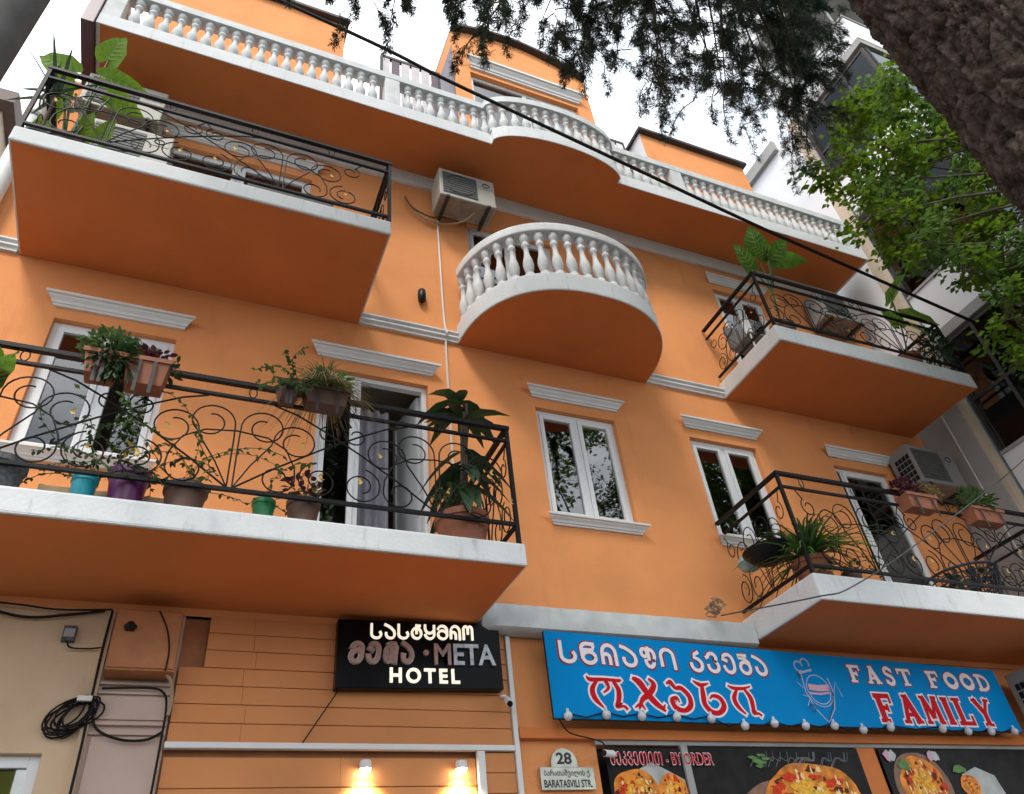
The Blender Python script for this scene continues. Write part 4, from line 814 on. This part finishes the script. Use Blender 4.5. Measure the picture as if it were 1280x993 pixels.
def bushy(parent, c, rx, ry, rz, n, L, w, m, seed, droop=.3, name='foliage', upw=.4):
    rr_ = random.Random(seed); V, F = [], []
    for _ in range(n):
        u = Vector((rr_.gauss(0, 1), rr_.gauss(0, 1), rr_.gauss(0, 1))).normalized() * rr_.random() ** .4
        b = (c[0] + u.x * rx, c[1] + u.y * ry, c[2] + u.z * rz)
        leafshape(V, F, b, (u.x + rr_.gauss(0, .4), u.y + rr_.gauss(0, .4), u.z + upw + rr_.gauss(0, .4)), (rr_.gauss(0, .4), rr_.gauss(0, .4), 1), L * rr_.uniform(.6, 1.3), w * rr_.uniform(.7, 1.2), droop=droop)
    return np_build(V, F, name, m, parent)
def grassy(parent, c, n, L, w, m, seed, spread=1.0, droop=.9, name='blades'):
    rr_ = random.Random(seed); V, F = [], []
    for _ in range(n):
        a = rr_.uniform(0, 6.28); e = rr_.uniform(.3, 1.4); d = (math.cos(a) * math.cos(e) * spread, math.sin(a) * math.cos(e) * spread, math.sin(e))
        l = L * rr_.uniform(.6, 1.2); n0 = len(V); s = Vector((-math.sin(a), math.cos(a), 0)); b = Vector(c) + Vector((rr_.uniform(-.04, .04), rr_.uniform(-.04, .04), 0)); dv = Vector(d).normalized()
        for i in range(6):
            t = i / 5; p = b + dv * (l * t) - Vector((0, 0, droop * l * t * t)); q = w / 2 * (1 - t) ** .6 + .0008
            V += [tuple(p - s * q), tuple(p + s * q)]
        for i in range(5): F.append((n0 + 2 * i, n0 + 2 * i + 1, n0 + 2 * i + 3, n0 + 2 * i + 2))
    return np_build(V, F, name, m, parent)
def trailing(parent, c, n, L, m, seed, leaf=.035):
    rr_ = random.Random(seed); V, F = [], []; st = MB()
    for _ in range(n):
        p = Vector(c) + Vector((rr_.uniform(-.12, .12), rr_.uniform(-.05, .03), 0)); d = Vector((rr_.gauss(0, .5), -.25 * rr_.random(), rr_.uniform(.2, .9))); pts = [p.copy()]
        for i in range(12):
            d = (d + Vector((rr_.gauss(0, .25), rr_.gauss(0, .12), -.16))).normalized()
            if p.z < c[2] - .06: d.z = abs(d.z)
            p = p + d * (L / 12); pts.append(p.copy())
            for _k in range(2): leafshape(V, F, p, (rr_.gauss(0, 1), rr_.gauss(0, 1), rr_.gauss(0, .5)), (0, 0, 1), leaf * rr_.uniform(.7, 1.4), leaf * .7)
        st.tube(pts, .003, 4)
    st.build('stems', 'mid', parent, True); return np_build(V, F, 'foliage', m, parent)
def pot(name, label, x, y, z, r, h, m, cat='pot', taper=.72, seg=20):
    t = thing(name, label, cat, (x, y, z)); w = .012
    MB().lathe([(r * taper, 0), (r * .93, h * .80), (r * .93, h * .81), (r, h * .82), (r, h), (r - w, h), (r * .88, h * .86)], seg, (x, y, z)).build('pot_body', m, t, True); MB().lathe([(.002, h * .865), (r * .88, h * .862)], seg, (x, y, z), False).build('soil', 'soil', t)
    return t
ZB = 4.457
t = pot('potted_plant', 'speckled grey pot at the far left of the lower left balcony with big light leaves', -1.22, -1.0, ZB, .15, .26, 'greypot', 'plant')
V, F = [], []
for d, l in (((.3, -.6, .15), .34), ((.0, -.5, .5), .3), ((-.5, -.3, .8), .3), ((.2, -.2, .9), .3)): heart(V, F, (-1.46, -1.1, 5.3), d, (0, -.5, 1), l, .2)
stuff(VE.build('veins', 'vein', t, True)); VE = MB(); np_build(V, F, 'foliage', 'bright', t); MB().tube([(-1.22, -1.0, 4.68), (-1.35, -1.05, 5.0), (-1.46, -1.1, 5.32)], .01, 6).build('stem', 'mid', t, True)
t = pot('potted_plant', 'turquoise plastic pot with a thin sprawling plant on the lower left balcony', -.73, -1.0, ZB, .085, .22, 'teal', 'plant'); trailing(t, (-.73, -1.03, 4.66), 7, .55, 'deep', 3)
t = pot('potted_plant', 'dark purple plastic pot with small yellowish leaves on the lower left balcony', -.47, -1.0, ZB, .135, .30, 'violet', 'plant'); trailing(t, (-.47, -1.03, 4.74), 6, .55, 'deep', 5); bushy(t, (-.5, -1.05, 4.9), .06, .05, .06, 6, .08, .05, 'yellow', 9, name='yellow_leaves')
t = pot('potted_plant', 'wide brown clay pot with climbing stems on the lower left balcony', -.10, -1.0, ZB, .15, .23, 'brown', 'plant'); trailing(t, (-.10, -1.03, 4.68), 9, .85, 'mid', 6)
t = pot('potted_plant', 'small bright green plastic pot on the lower left balcony', .43, -1.0, ZB, .085, .20, 'green', 'plant'); trailing(t, (.43, -1.03, 4.64), 3, .5, 'mid', 8)
t = pot('potted_plant', 'brown clay pot with a plum leaved plant in front of the open door', .71, -1.0, ZB, .125, .23, 'brown', 'plant'); bushy(t, (.70, -1.0, 4.80), .13, .09, .13, 60, .08, .04, 'plum', 11); bushy(t, (.82, -1.04, 4.84), .05, .04, .05, 7, .07, .05, 'yellow', 12, name='yellow_leaves')
t = pot('potted_plant', 'large terracotta pot with a tall broad leaved plant at the railing corner', 1.98, -.93, ZB, .225, .30, 'terra', 'plant')
st = MB(); V, F = [], []; rr2 = random.Random(4)
for k in range(3): st.tube([(1.98 + .03 * k, -.93, 4.7), (2.0 + .02 * k, -.95, 5.2), (2.02 + .03 * k, -.97, 5.75 + .1 * k)], .012, 6)
for k in range(36):
    z = rr2.choice([5.1, 5.3, 5.45, 5.78, 5.82, 5.9, 5.95]) + rr2.uniform(-.06, .06); a = rr2.uniform(0, 6.28); leafshape(V, F, (2.02, -.96, z), (math.cos(a), math.sin(a), .25 if z > 5.6 else -.6), (0, 0, 1), rr2.uniform(.30, .50), rr2.uniform(.095, .13), .25, .5)
st.build('stems', 'bark2', t, True); np_build(V, F, 'foliage', 'deep', t); bushy(t, (1.85, -1.02, 4.92), .12, .09, .13, 40, .06, .04, 'mid', 14, name='ground_leaves')
for k, (xa, xb) in enumerate(((-1.02, -.60), (-.56, -.14))):
    t = thing('wooden_crate', ('left' if k == 0 else 'right') + ' pale wooden crate behind the pots on the lower left balcony', 'crate', ((xa + xb) / 2, -.72, ZB), 'wooden crates behind the pots')
    for z in (.02, .15): MB().box(xa, xb, -.84, -.825, ZB + z, ZB + z + .085).build('slat', 'crate', t)
    for x in (xa, xb - .03): MB().box(x, x + .03, -.824, -.60, ZB, ZB + .25).build('post', 'crate', t)
    MB().box(xa + .032, xb - .032, -.823, -.60, ZB + .22, ZB + .24).build('top_board', 'crate', t)
def rail_box(label, x0, x1, y, z0, z1, m='terra'):
    t = thing('window_box', label, 'planter', ((x0 + x1) / 2, y, z0)); ti = .03
    MB().loft([[(x0 + ti, y - .07, z0), (x1 - ti, y - .07, z0), (x1 - ti, y + .07, z0), (x0 + ti, y + .07, z0)], [(x0, y - .09, z1), (x1, y - .09, z1), (x1, y + .09, z1), (x0, y + .09, z1)]]).build('trough', m, t, bevel=.006)
    bars(MB(), x0 - .008, x1 + .008, 0, .2, .02, 0, .01); MB().box(x0 - .01, x1 + .01, y - .10, y - .088, z1 - .035, z1 + .002).build('rim', m, t); MB().box(x0 + .01, x1 - .01, y - .08, y + .08, z1 + .001, z1 + .005).build('soil', 'soil', t)
    for x in (x0 + .1, x1 - .1): MB().box(x - .012, x + .012, y - .104, y - .0985, z0 - .10, z1 - .04).build('hanger', 'eave', t)
    return t
t = rail_box('terracotta trough with dark red flowers hung on the lower left railing', -.66, -.36, -1.26, 5.30, 5.53); bushy(t, (-.50, -1.26, 5.60), .15, .07, .06, 90, .06, .035, 'plum', 21); bushy(t, (-.34, -1.28, 5.50), .05, .05, .08, 25, .06, .035, 'deep', 22, name='side_leaves')
t = rail_box('terracotta trough with bushy green and white flowered plants on the lower left railing', -.92, -.68, -1.26, 5.33, 5.53); bushy(t, (-.78, -1.28, 5.62), .18, .11, .13, 420, .07, .028, 'mid', 23); bushy(t, (-.72, -1.33, 5.46), .15, .06, .16, 260, .06, .03, 'deep', 25, name='hanging_leaves', upw=-.5); bushy(t, (-.64, -1.28, 5.68), .08, .06, .06, 60, .025, .022, 'silver', 24, name='flowers')
t = rail_box('small brown trough with trailing vine left of the grass plant on the railing', .40, .57, -1.25, 5.42, 5.56, 'brown'); trailing(t, (.48, -1.33, 5.46), 8, .42, 'mid', 27)
t = rail_box('brown trough with a shaggy grass plant on the lower left railing', .60, .95, -1.25, 5.40, 5.56, 'brown'); grassy(t, (.74, -1.27, 5.55), 420, .50, .008, 'straw', 28, .8, .95); grassy(t, (.74, -1.27, 5.55), 200, .46, .008, 'mid', 29, .7, .6, 'green_blades'); bushy(t, (.90, -1.29, 5.66), .06, .06, .07, 50, .06, .035, 'bright', 30)
# lower right balcony
ZR = 4.532
t = pot('potted_plant', 'terracotta pot with a large fern like plant at the lower right balcony corner', 5.66, -.86, ZR, .19, .27, 'terra', 'plant'); grassy(t, (5.66, -.88, 4.80), 170, .95, .034, 'mid', 41, .8, .62); grassy(t, (5.66, -.88, 4.80), 80, .75, .036, 'bright', 42, .9, .7, 'light_blades')
t = thing('hanging_bowl', 'black hanging bowl with foliage on the side of the lower right balcony', 'planter', (5.36, -.6, 4.86)); MB().lathe([(.06, 0), (.18, .05), (.25, .13), (.26, .15), (.24, .15), (.15, .06)], 20, (5.42, -.60, 4.88)).build('bowl', 'dark', t, True); bushy(t, (5.46, -.6, 5.05), .18, .15, .07, 70, .10, .04, 'deep', 44)
t = thing('folded_cloth', 'pale teal and white bundle on the side of the lower right balcony', 'cloth', (5.4, -.35, 4.95)); bmv = MB().lathe([(.02, 0), (.10, .03), (.13, .09), (.10, .15), (.02, .18)], 14, (5.42, -.30, 4.95)); bmv.build('bundle', 'cloth', t, True)
t = rail_box('terracotta trough with purple flowers on the lower right railing', 6.98, 7.42, -1.17, 5.40, 5.57); bushy(t, (7.15, -1.17, 5.67), .22, .10, .11, 260, .07, .03, 'plum', 45); bushy(t, (7.40, -1.17, 5.66), .22, .09, .10, 240, .06, .03, 'straw', 46, name='dry_leaves')
t = rail_box('wide terracotta trough with mixed plants at the right end of the lower right railing', 7.95, 8.45, -1.17, 5.36, 5.53); bushy(t, (8.2, -1.17, 5.66), .30, .12, .18, 280, .08, .035, 'mid', 47)
t = thing('wire_basket', 'dark navy laundry basket on the right of the lower right balcony', 'basket', (7.95, -.95, ZR))
bw = MB(); bc = (7.98, -.72)
for q in range(7): r_ = .28 + .10 * q / 6; bw.tube([(bc[0] + r_ * math.cos(a), bc[1] + r_ * math.sin(a), ZR + .02 + .06 * q) for a in [2 * math.pi * i / 24 for i in range(25)]], .008 if q < 6 else .016, 5)
for q in range(28): a = 2 * math.pi * q / 28; bw.tube([(bc[0] + .28 * math.cos(a), bc[1] + .28 * math.sin(a), ZR + .02), (bc[0] + .38 * math.cos(a), bc[1] + .38 * math.sin(a), ZR + .38)], .007, 5)
bw.build('wire_body', 'navy', t, True); bushy(t, (8.05, -.70, ZR + .35), .28, .22, .06, 40, .14, .10, 'deep', 50, name='contents')
t = pot('potted_plant', 'small dark pot with a thin shrub beside the open door of the lower right balcony', 6.08, -.92, ZR, .10, .16, 'brown', 'plant'); trailing(t, (6.08, -.95, 4.68), 6, .5, 'mid', 52)
# upper left balcony: big heart shaped leaves
ZU = 7.853
t = pot('potted_plant', 'pot with huge lime heart shaped leaves at the upper left balcony corner', -1.70, -.95, ZU, .2, .32, 'brown', 'plant')
V, F = [], []; st = MB()
for hx, hy, hz, a_, b_, l, w in ((-1.90, -1.02, 9.30, -.85, .5, .50, .34), (-1.66, -1.0, 9.74, .45, .8, .36, .40), (-1.62, -1.02, 9.36, .9, -.25, .50, .30), (-1.92, -1.05, 9.05, -.25, -.9, .44, .32), (-1.50, -1.0, 9.10, .8, -.5, .40, .28), (-1.62, -.9, 8.45, .3, .9, .34, .24), (-1.95, -.9, 8.5, -.4, -.8, .34, .26), (-1.45, -1.0, 8.35, .5, .8, .3, .22)):
    d = RT * a_ + UPV * b_; jt = TOC + Vector((rnd.uniform(-.25, .25), rnd.uniform(-.25, .25), rnd.uniform(-.2, .2)))
    heart(V, F, (hx, hy, hz), d, jt, l * .85, w * .82); st.tube([(-1.7, -.95, 8.1), ((hx - 1.7) / 2, (hy - .95) / 2, (hz + 8.3) / 2), (hx, hy, hz)], [.014, .011, .007], 6)
stuff(VE.build('veins', 'vein', t, True)); VE = MB(); np_build(V, F, 'foliage', 'lime', t); st.build('stems', 'mid', t, True)
t = pot('potted_plant', 'spiky plant with narrow pointed leaves by the upper left railing corner', -1.88, -1.08, ZU, .12, .2, 'greypot', 'plant'); grassy(t, (-1.9, -1.08, 8.75), 12, .85, .05, 'deep', 61, .7, .1); MB().tube([(-1.88, -1.08, 8.0), (-1.9, -1.08, 8.78)], .016, 6).build('stem', 'bark2', t, True); bushy(t, (-1.7, -1.15, 8.6), .1, .06, .07, 40, .05, .04, 'silver', 62, name='pale_rosette')
t = thing('wicker_stool', 'dark grey wicker box behind the middle of the upper left railing', 'stool', (.2, -.6, ZU)); MB().box(-.1, .75, -1.05, -.5, ZU + .04, ZU + .42).build('seat_box', 'cushion', t, bevel=.02)
for lx in (-.08, .73):
    for ly in (-1.03, -.52): MB().box(lx - .02, lx + .02, ly - .02, ly + .02, ZU, ZU + .039).build('leg', 'iron', t)
# upper right balcony
ZS = 7.908
t = pot('potted_plant', 'pot with a tall plant of broad green leaves at the upper right balcony corner', 6.60, -.95, ZS, .17, .3, 'brown', 'plant'); V, F = [], []; st = MB()
for hx, hy, hz, a_, b_, l, w in ((6.46, -1.0, 9.30, -.55, .85, .42, .21), (6.70, -1.0, 9.70, -.2, 1.0, .40, .36), (6.84, -1.06, 9.52, .55, .75, .40, .30), (7.00, -1.0, 9.66, 1.0, -.08, .52, .27), (6.78, -1.1, 9.56, -.5, .3, .30, .24)):
    d = RT * a_ + UPV * b_; jt = TOC + Vector((rnd.uniform(-.35, .35), rnd.uniform(-.35, .35), rnd.uniform(-.3, .3)))
    heart(V, F, (hx, hy, hz), d, jt, l, w); st.tube([(6.6, -.95, 8.15), (6.7, -.97, 8.9), (hx, hy, hz)], [.016, .012, .007], 6)
stuff(VE.build('veins', 'vein', t, True)); VE = MB(); np_build(V, F, 'foliage', 'bright', t); st.build('stems', 'mid', t, True)
t = pot('potted_plant', 'potted plant with broad leaves hanging over the right end of the upper right railing', 8.80, -.98, ZS, .17, .3, 'terra', 'plant'); V, F = [], []
for hx, hy, hz, d, l, w in ((8.95, -1.1, 9.28, (.1, -.5, .6), .46, .34), (9.1, -1.1, 9.05, (.5, -.5, -.5), .48, .34), (8.8, -1.1, 8.75, (-.9, -.4, .05), .6, .2), (9.0, -1.1, 8.8, (.2, -.5, -.7), .4, .3)): heart(V, F, (hx, hy, hz), d, (0, -.4, 1), l, w)
stuff(VE.build('veins', 'vein', t, True)); VE = MB(); np_build(V, F, 'foliage', 'bright', t); MB().tube([(8.8, -.98, 8.15), (8.9, -1.05, 8.7), (8.97, -1.1, 9.25)], .012, 6).build('stem', 'mid', t, True); bushy(t, (9.3, -1.15, 8.4), .25, .12, .3, 120, .12, .05, 'deep', 66, name='shrub_leaves')
t = thing('folding_chair', 'grey and white chair behind the side rail of the upper right balcony', 'chair', (6.5, -.45, ZS))
MB().box(6.35, 6.75, -.65, -.25, ZS + .42, ZS + .46).build('seat', 'cushion', t, bevel=.01); MB().box(6.36, 6.74, -.26, -.22, ZS + .5, ZS + .92).build('backrest', 'cushion', t, bevel=.01)
for lx in (6.37, 6.73):
    for ly in (-.63, -.27): MB().tube([(lx, ly, ZS), (lx, ly, ZS + .42)], .012, 8).build('leg', 'pvc', t)
for ly in (-.63, -.27): MB().tube([(6.37, ly, ZS + .2), (6.73, ly, ZS + .2)], .008, 6).build('stretcher', 'pvc', t)
# ------------------------------------------------------------------ trees
PT = thing('pine_tree', 'pine with a thick scaly trunk at top right and dark drooping needles', 'tree', (2.574, -5.63, 0))
nA, nZ = 340, 520; V = []; z0, z1 = 2.6, 6.4
for i in range(nZ + 1):
    z = z0 + (z1 - z0) * i / nZ
    for j in range(nA):
        a = 2 * math.pi * j / nA; p = Vector((math.cos(a) * 3.1, math.sin(a) * 3.1, z * 2.7))
        p2 = p + Vector((noise.noise(p * 1.3), noise.noise(p * 1.3 + Vector((9, 0, 0))), noise.noise(p * 1.3 + Vector((0, 9, 0))))) * .35
        d, c_ = noise.voronoi(Vector((p2.x * 3.4, p2.y * 3.4, p2.z * 1.25))); e = min(1, (d[1] - d[0]) * 3.2); d2, c2_ = noise.voronoi(Vector((p2.x * 9.0, p2.y * 9.0, p2.z * 5.0))); e2 = min(1, (d2[1] - d2[0]) * 2.6)
        r = .380 + .044 * (e ** .45) + .016 * noise.noise(c_[0] * 3.7) + .010 * e2 ** .7 + .010 * noise.noise(c2_[0] * 5.1) + .008 * noise.noise(p * 9) + .005 * noise.noise(p * 22) - .004 * (z - 4)
        V.append((2.574 + r * math.cos(a), -5.63 + r * math.sin(a), z))
F = [(i * nA + j, i * nA + (j + 1) % nA, (i + 1) * nA + (j + 1) % nA, (i + 1) * nA + j) for i in range(nZ) for j in range(nA)]
mesh_np('trunk', np.array(V), np.array(F), 'bark', PT, (2.574, -5.63, 0))
MB().tube([(2.574, -5.63, -.1), (2.574, -5.63, .4), (2.574, -5.63, 2.7)], [.56, .47, .43], 24).build('trunk_base', 'bark', PT, True); MB().tube([(2.574, -5.63, 6.3), (2.55, -5.6, 9), (2.5, -5.6, 14)], [.42, .36, .2], 24).build('trunk_top', 'bark', PT, True)
nr = np.random.default_rng(5); ZL = [(-1.3, 9.3), (-.6, 9.1), (.2, 8.7), (.75, 8.25), (1.1, 8.55), (1.35, 8.95), (1.9, 9.05), (2.35, 8.85), (2.72, 8.42), (2.95, 8.95), (3.3, 8.75), (3.75, 8.55), (4.1, 8.55), (4.5, 8.9), (4.9, 8.75), (5.35, 8.55), (5.75, 8.9), (6.4, 9.9), (7.2, 11.4), (8.5, 13.0)]
def zlow(x): return float(np.interp(x, [a for a, _ in ZL], [b for _, b in ZL]))
NV, NF = [], []; tw = MB(); rr3 = random.Random(12)
def needles(p, d, n, ln, rad):
    for _ in range(n):
        q = p + Vector((rr3.gauss(0, rad), rr3.gauss(0, rad), rr3.gauss(0, rad))); v = (d + Vector((rr3.gauss(0, .7), rr3.gauss(0, .7), rr3.gauss(0, .6)))).normalized()
        s = v.orthogonal().normalized() * .0042; e = q + v * ln * rr3.uniform(.6, 1.3); k = len(NV)
        NV.extend([tuple(q - s), tuple(q + s), tuple(e + s * .5), tuple(e - s * .5)]); NF.append((k, k + 1, k + 2, k + 3))
Cc = Vector((0, -6, 1.6)); ntw = 0; BR = []
for k in range(58):            # boughs from the trunk; twigs hang along them in clumps
    xx = -1.3 + k * .162 + rr3.uniform(-.15, .15); y = rr3.uniform(-3.9, -2.4); up = rr3.choice([.2, .3, .4, .55, .7, .9, 1.2, 1.5])
    e = Cc + (Vector((xx, -3, zlow(xx) + up)) - Cc) * ((y + 6) / 3); s = Vector((2.56, -5.6, e.z + rr3.uniform(.9, 1.6)))
    bend = rr3.uniform(-.35, .35); pts = [s + (e - s) * t + Vector((bend * math.sin(math.pi * t), .1 * math.sin(7 * t + k), .45 * math.sin(math.pi * t) + .05 * math.sin(9 * t + k))) for t in [i / 14 for i in range(15)]]
    tw.tube(pts, [.034 * (1 - .9 * i / 14) for i in range(15)], 6); BR.append(pts)
for pts0 in BR:
    for i in range(8, 15):
        for _c in range(2 if i < 12 else 3):
            base = pts0[i] + Vector((rr3.gauss(0, .10), rr3.gauss(0, .10), 0)); L = rr3.uniform(.18, .55); a = rr3.uniform(0, 6.28); sw = rr3.uniform(.1, .35); n = 8; pts = []
            for q in range(n + 1):
                t = q / n; pts.append(base + Vector((math.cos(a) * sw * math.sqrt(t), math.sin(a) * sw * math.sqrt(t), .05 * t - L * t ** 1.4)))
            tw.tube(pts, [.006 * (1 - .7 * q / n) for q in range(n + 1)], 4)
            for q in range(1, n + 1):
                d = (pts[q] - pts[q - 1]).normalized(); wd = .10 * (1.1 - .75 * q / n)
                for _s in range(3):
                    sd_ = (Vector((rr3.gauss(0, 1), rr3.gauss(0, 1), rr3.gauss(-.2, .5))).normalized() + d * .6).normalized()
                    for u in range(3): needles(pts[q] + sd_ * (wd * (u + .5) / 3), (d * .5 + sd_).normalized(), 6, .04, .010)
tw.build('branches', 'bark2', PT, True); stuff(mesh_np('crown', np.array(NV), np.array(NF), 'needle', PT, (2.574, -5.63, 0)))
def leaf_tree(name, label, base, height, r0, blobs, nleaf, L, mats, seed, cat='tree', limb=True):
    T = thing(name, label, cat, base); rr_ = random.Random(seed); b = Vector(base); top = b + Vector((0, 0, height)); br = MB()
    MB().tube([b, b + Vector((.05, .05, height * .5)), top], [r0, r0 * .75, r0 * .35], 14).build('trunk', 'bark2', T, True)
    VV = {m: ([], []) for m in mats}; tot = sum(r ** 2 for _, r in blobs)
    for c, r in blobs:
        c = Vector(c); s = b + Vector((0, 0, min(height * .95, max(height * .4, (c.z - b.z) - r))))
        br.tube([s + (c - s) * t + Vector((.06 * math.sin(7 * t + c.x * 9) * t, .06 * math.sin(6 * t + c.z * 9), (.10 + .08 * math.sin(c.x * 5)) * (c - s).length * math.sin(math.pi * t) + .05 * math.sin(11 * t + c.x))) for t in [i / 8 for i in range(9)]], [max(.010, r0 * .22 * (1 - .85 * i / 8)) for i in range(9)], 6)
        nt_ = max(6, int(11 * r * r / .5))
        for _ in range(nt_):                       # twigs in each clump, leaves along the twigs
            u = Vector((rr_.gauss(0, 1), rr_.gauss(0, 1), rr_.gauss(0, .8))).normalized(); e = c + u * r * rr_.uniform(.6, 1.15); p = c + u * r * .15
            br.tube([p, (p + e) / 2 + Vector((0, 0, .05)), e], [.010, .007, .003], 4)
            n = max(4, int(nleaf * (r * r / tot) / nt_)); m = rr_.choice(mats); Vv, Ff = VV[m]
            for _k in range(n):
                t = rr_.random() ** .6; q = p + (e - p) * t + Vector((rr_.gauss(0, .10), rr_.gauss(0, .10), rr_.gauss(0, .08))) * (.5 + r * .45); d = Vector((u.x + rr_.gauss(0, .7), u.y + rr_.gauss(0, .7), rr_.gauss(-.25, .4))); d.normalize()
                s_ = d.cross(Vector((rr_.gauss(0, .3), rr_.gauss(0, .3), 1))); s_ = s_.normalized() if s_.length > 1e-4 else Vector((1, 0, 0)); nn = s_.cross(d); l = L * rr_.uniform(.6, 1.25); w = l * .34; k0 = len(Vv)
                Vv += [tuple(q), tuple(q + d * l * .45 + s_ * w + nn * w * .25), tuple(q + d * l), tuple(q + d * l * .45 - s_ * w + nn * w * .25)]; Ff += [(k0, k0 + 1, k0 + 2, k0 + 3)]
    br.build('branches', 'bark2', T, True)
    for m in mats:
        if VV[m][0]: stuff(mesh_np('crown', np.array(VV[m][0]), np.array(VV[m][1]), m, T, base))
    return T
BL = [((7.3, -2.6, 10.6), .55), ((8.1, -2.8, 11.3), .7), ((9.0, -2.8, 12.3), .8), ((6.7, -2.6, 9.6), .5), ((7.5, -2.7, 9.5), .75), ((8.4, -2.7, 10.2), .9), ((9.3, -2.9, 10.8), .9), ((6.9, -2.6, 8.7), .45), ((7.6, -2.6, 8.7), .6), ((8.5, -2.7, 9.2), .8), ((9.4, -2.8, 9.6), .9), ((9.0, -2.8, 8.3), .6), ((9.8, -2.9, 8.4), .7), ((8.7, -2.7, 7.5), .5), ((9.5, -2.8, 7.2), .6), ((8.3, -2.6, 6.7), .35), ((10.2, -3.0, 10.2), .8), ((8.9, -2.8, 6.5), .5), ((10.0, -3.0, 11.9), .8), ((7.9, -2.6, 8.0), .45), ((8.3, -2.6, 7.3), .45), ((9.1, -2.7, 7.8), .6), ((8.6, -2.6, 6.2), .35), ((9.9, -2.9, 7.7), .6), ((7.2, -2.6, 8.2), .35), ((8.6, -2.7, 8.1), .6), ((9.2, -2.7, 8.9), .7), ((8.1, -2.7, 8.5), .5), ((9.5, -2.8, 8.0), .6), ((8.9, -2.7, 7.0), .5), ((9.3, -2.7, 6.6), .5), ((8.4, -2.6, 6.9), .4), ((9.9, -2.9, 9.0), .7), ((7.8, -2.6, 9.9), .6), ((8.9, -2.8, 11.2), .7)] + [((rnd.uniform(9.5, 15), rnd.uniform(-7.5, -3.6), rnd.uniform(8.5, 14)), rnd.uniform(.8, 1.3)) for _ in range(16)]  # random clumps at the end are out of view, added to shade the right side
leaf_tree('broadleaf_tree', 'leafy broadleaf tree in front of the white apartment block', (11.6, -4.3, 0), 9.5, .22, BL, 36000, .10, ['leafA', 'leafA', 'leafB'], 77)
OB = [((rnd.uniform(3, 20), rnd.uniform(-13, -9.5), rnd.uniform(10.5, 18)), rnd.uniform(1.0, 1.9)) for _ in range(34)]
leaf_tree('street_tree', 'large street tree behind the viewer seen reflected in the windows', (11, -11.5, 0), 11, .35, OB, 22000, .17, ['leafB', 'leafA'], 5)
OB2 = [((rnd.uniform(-10, -1.2), rnd.uniform(-14, -11), rnd.uniform(9, 14.5)), rnd.uniform(.8, 1.5)) for _ in range(14)]
leaf_tree('street_tree', 'street tree across the road seen reflected in the left window', (-6, -12.5, 0), 10, .3, OB2, 7000, .17, ['leafB', 'leafA'], 6)

S.render.engine = 'CYCLES'
S.cycles.max_bounces = 6; S.cycles.diffuse_bounces = 3; S.cycles.glossy_bounces = 3; S.cycles.transmission_bounces = 3; S.cycles.transparent_max_bounces = 6
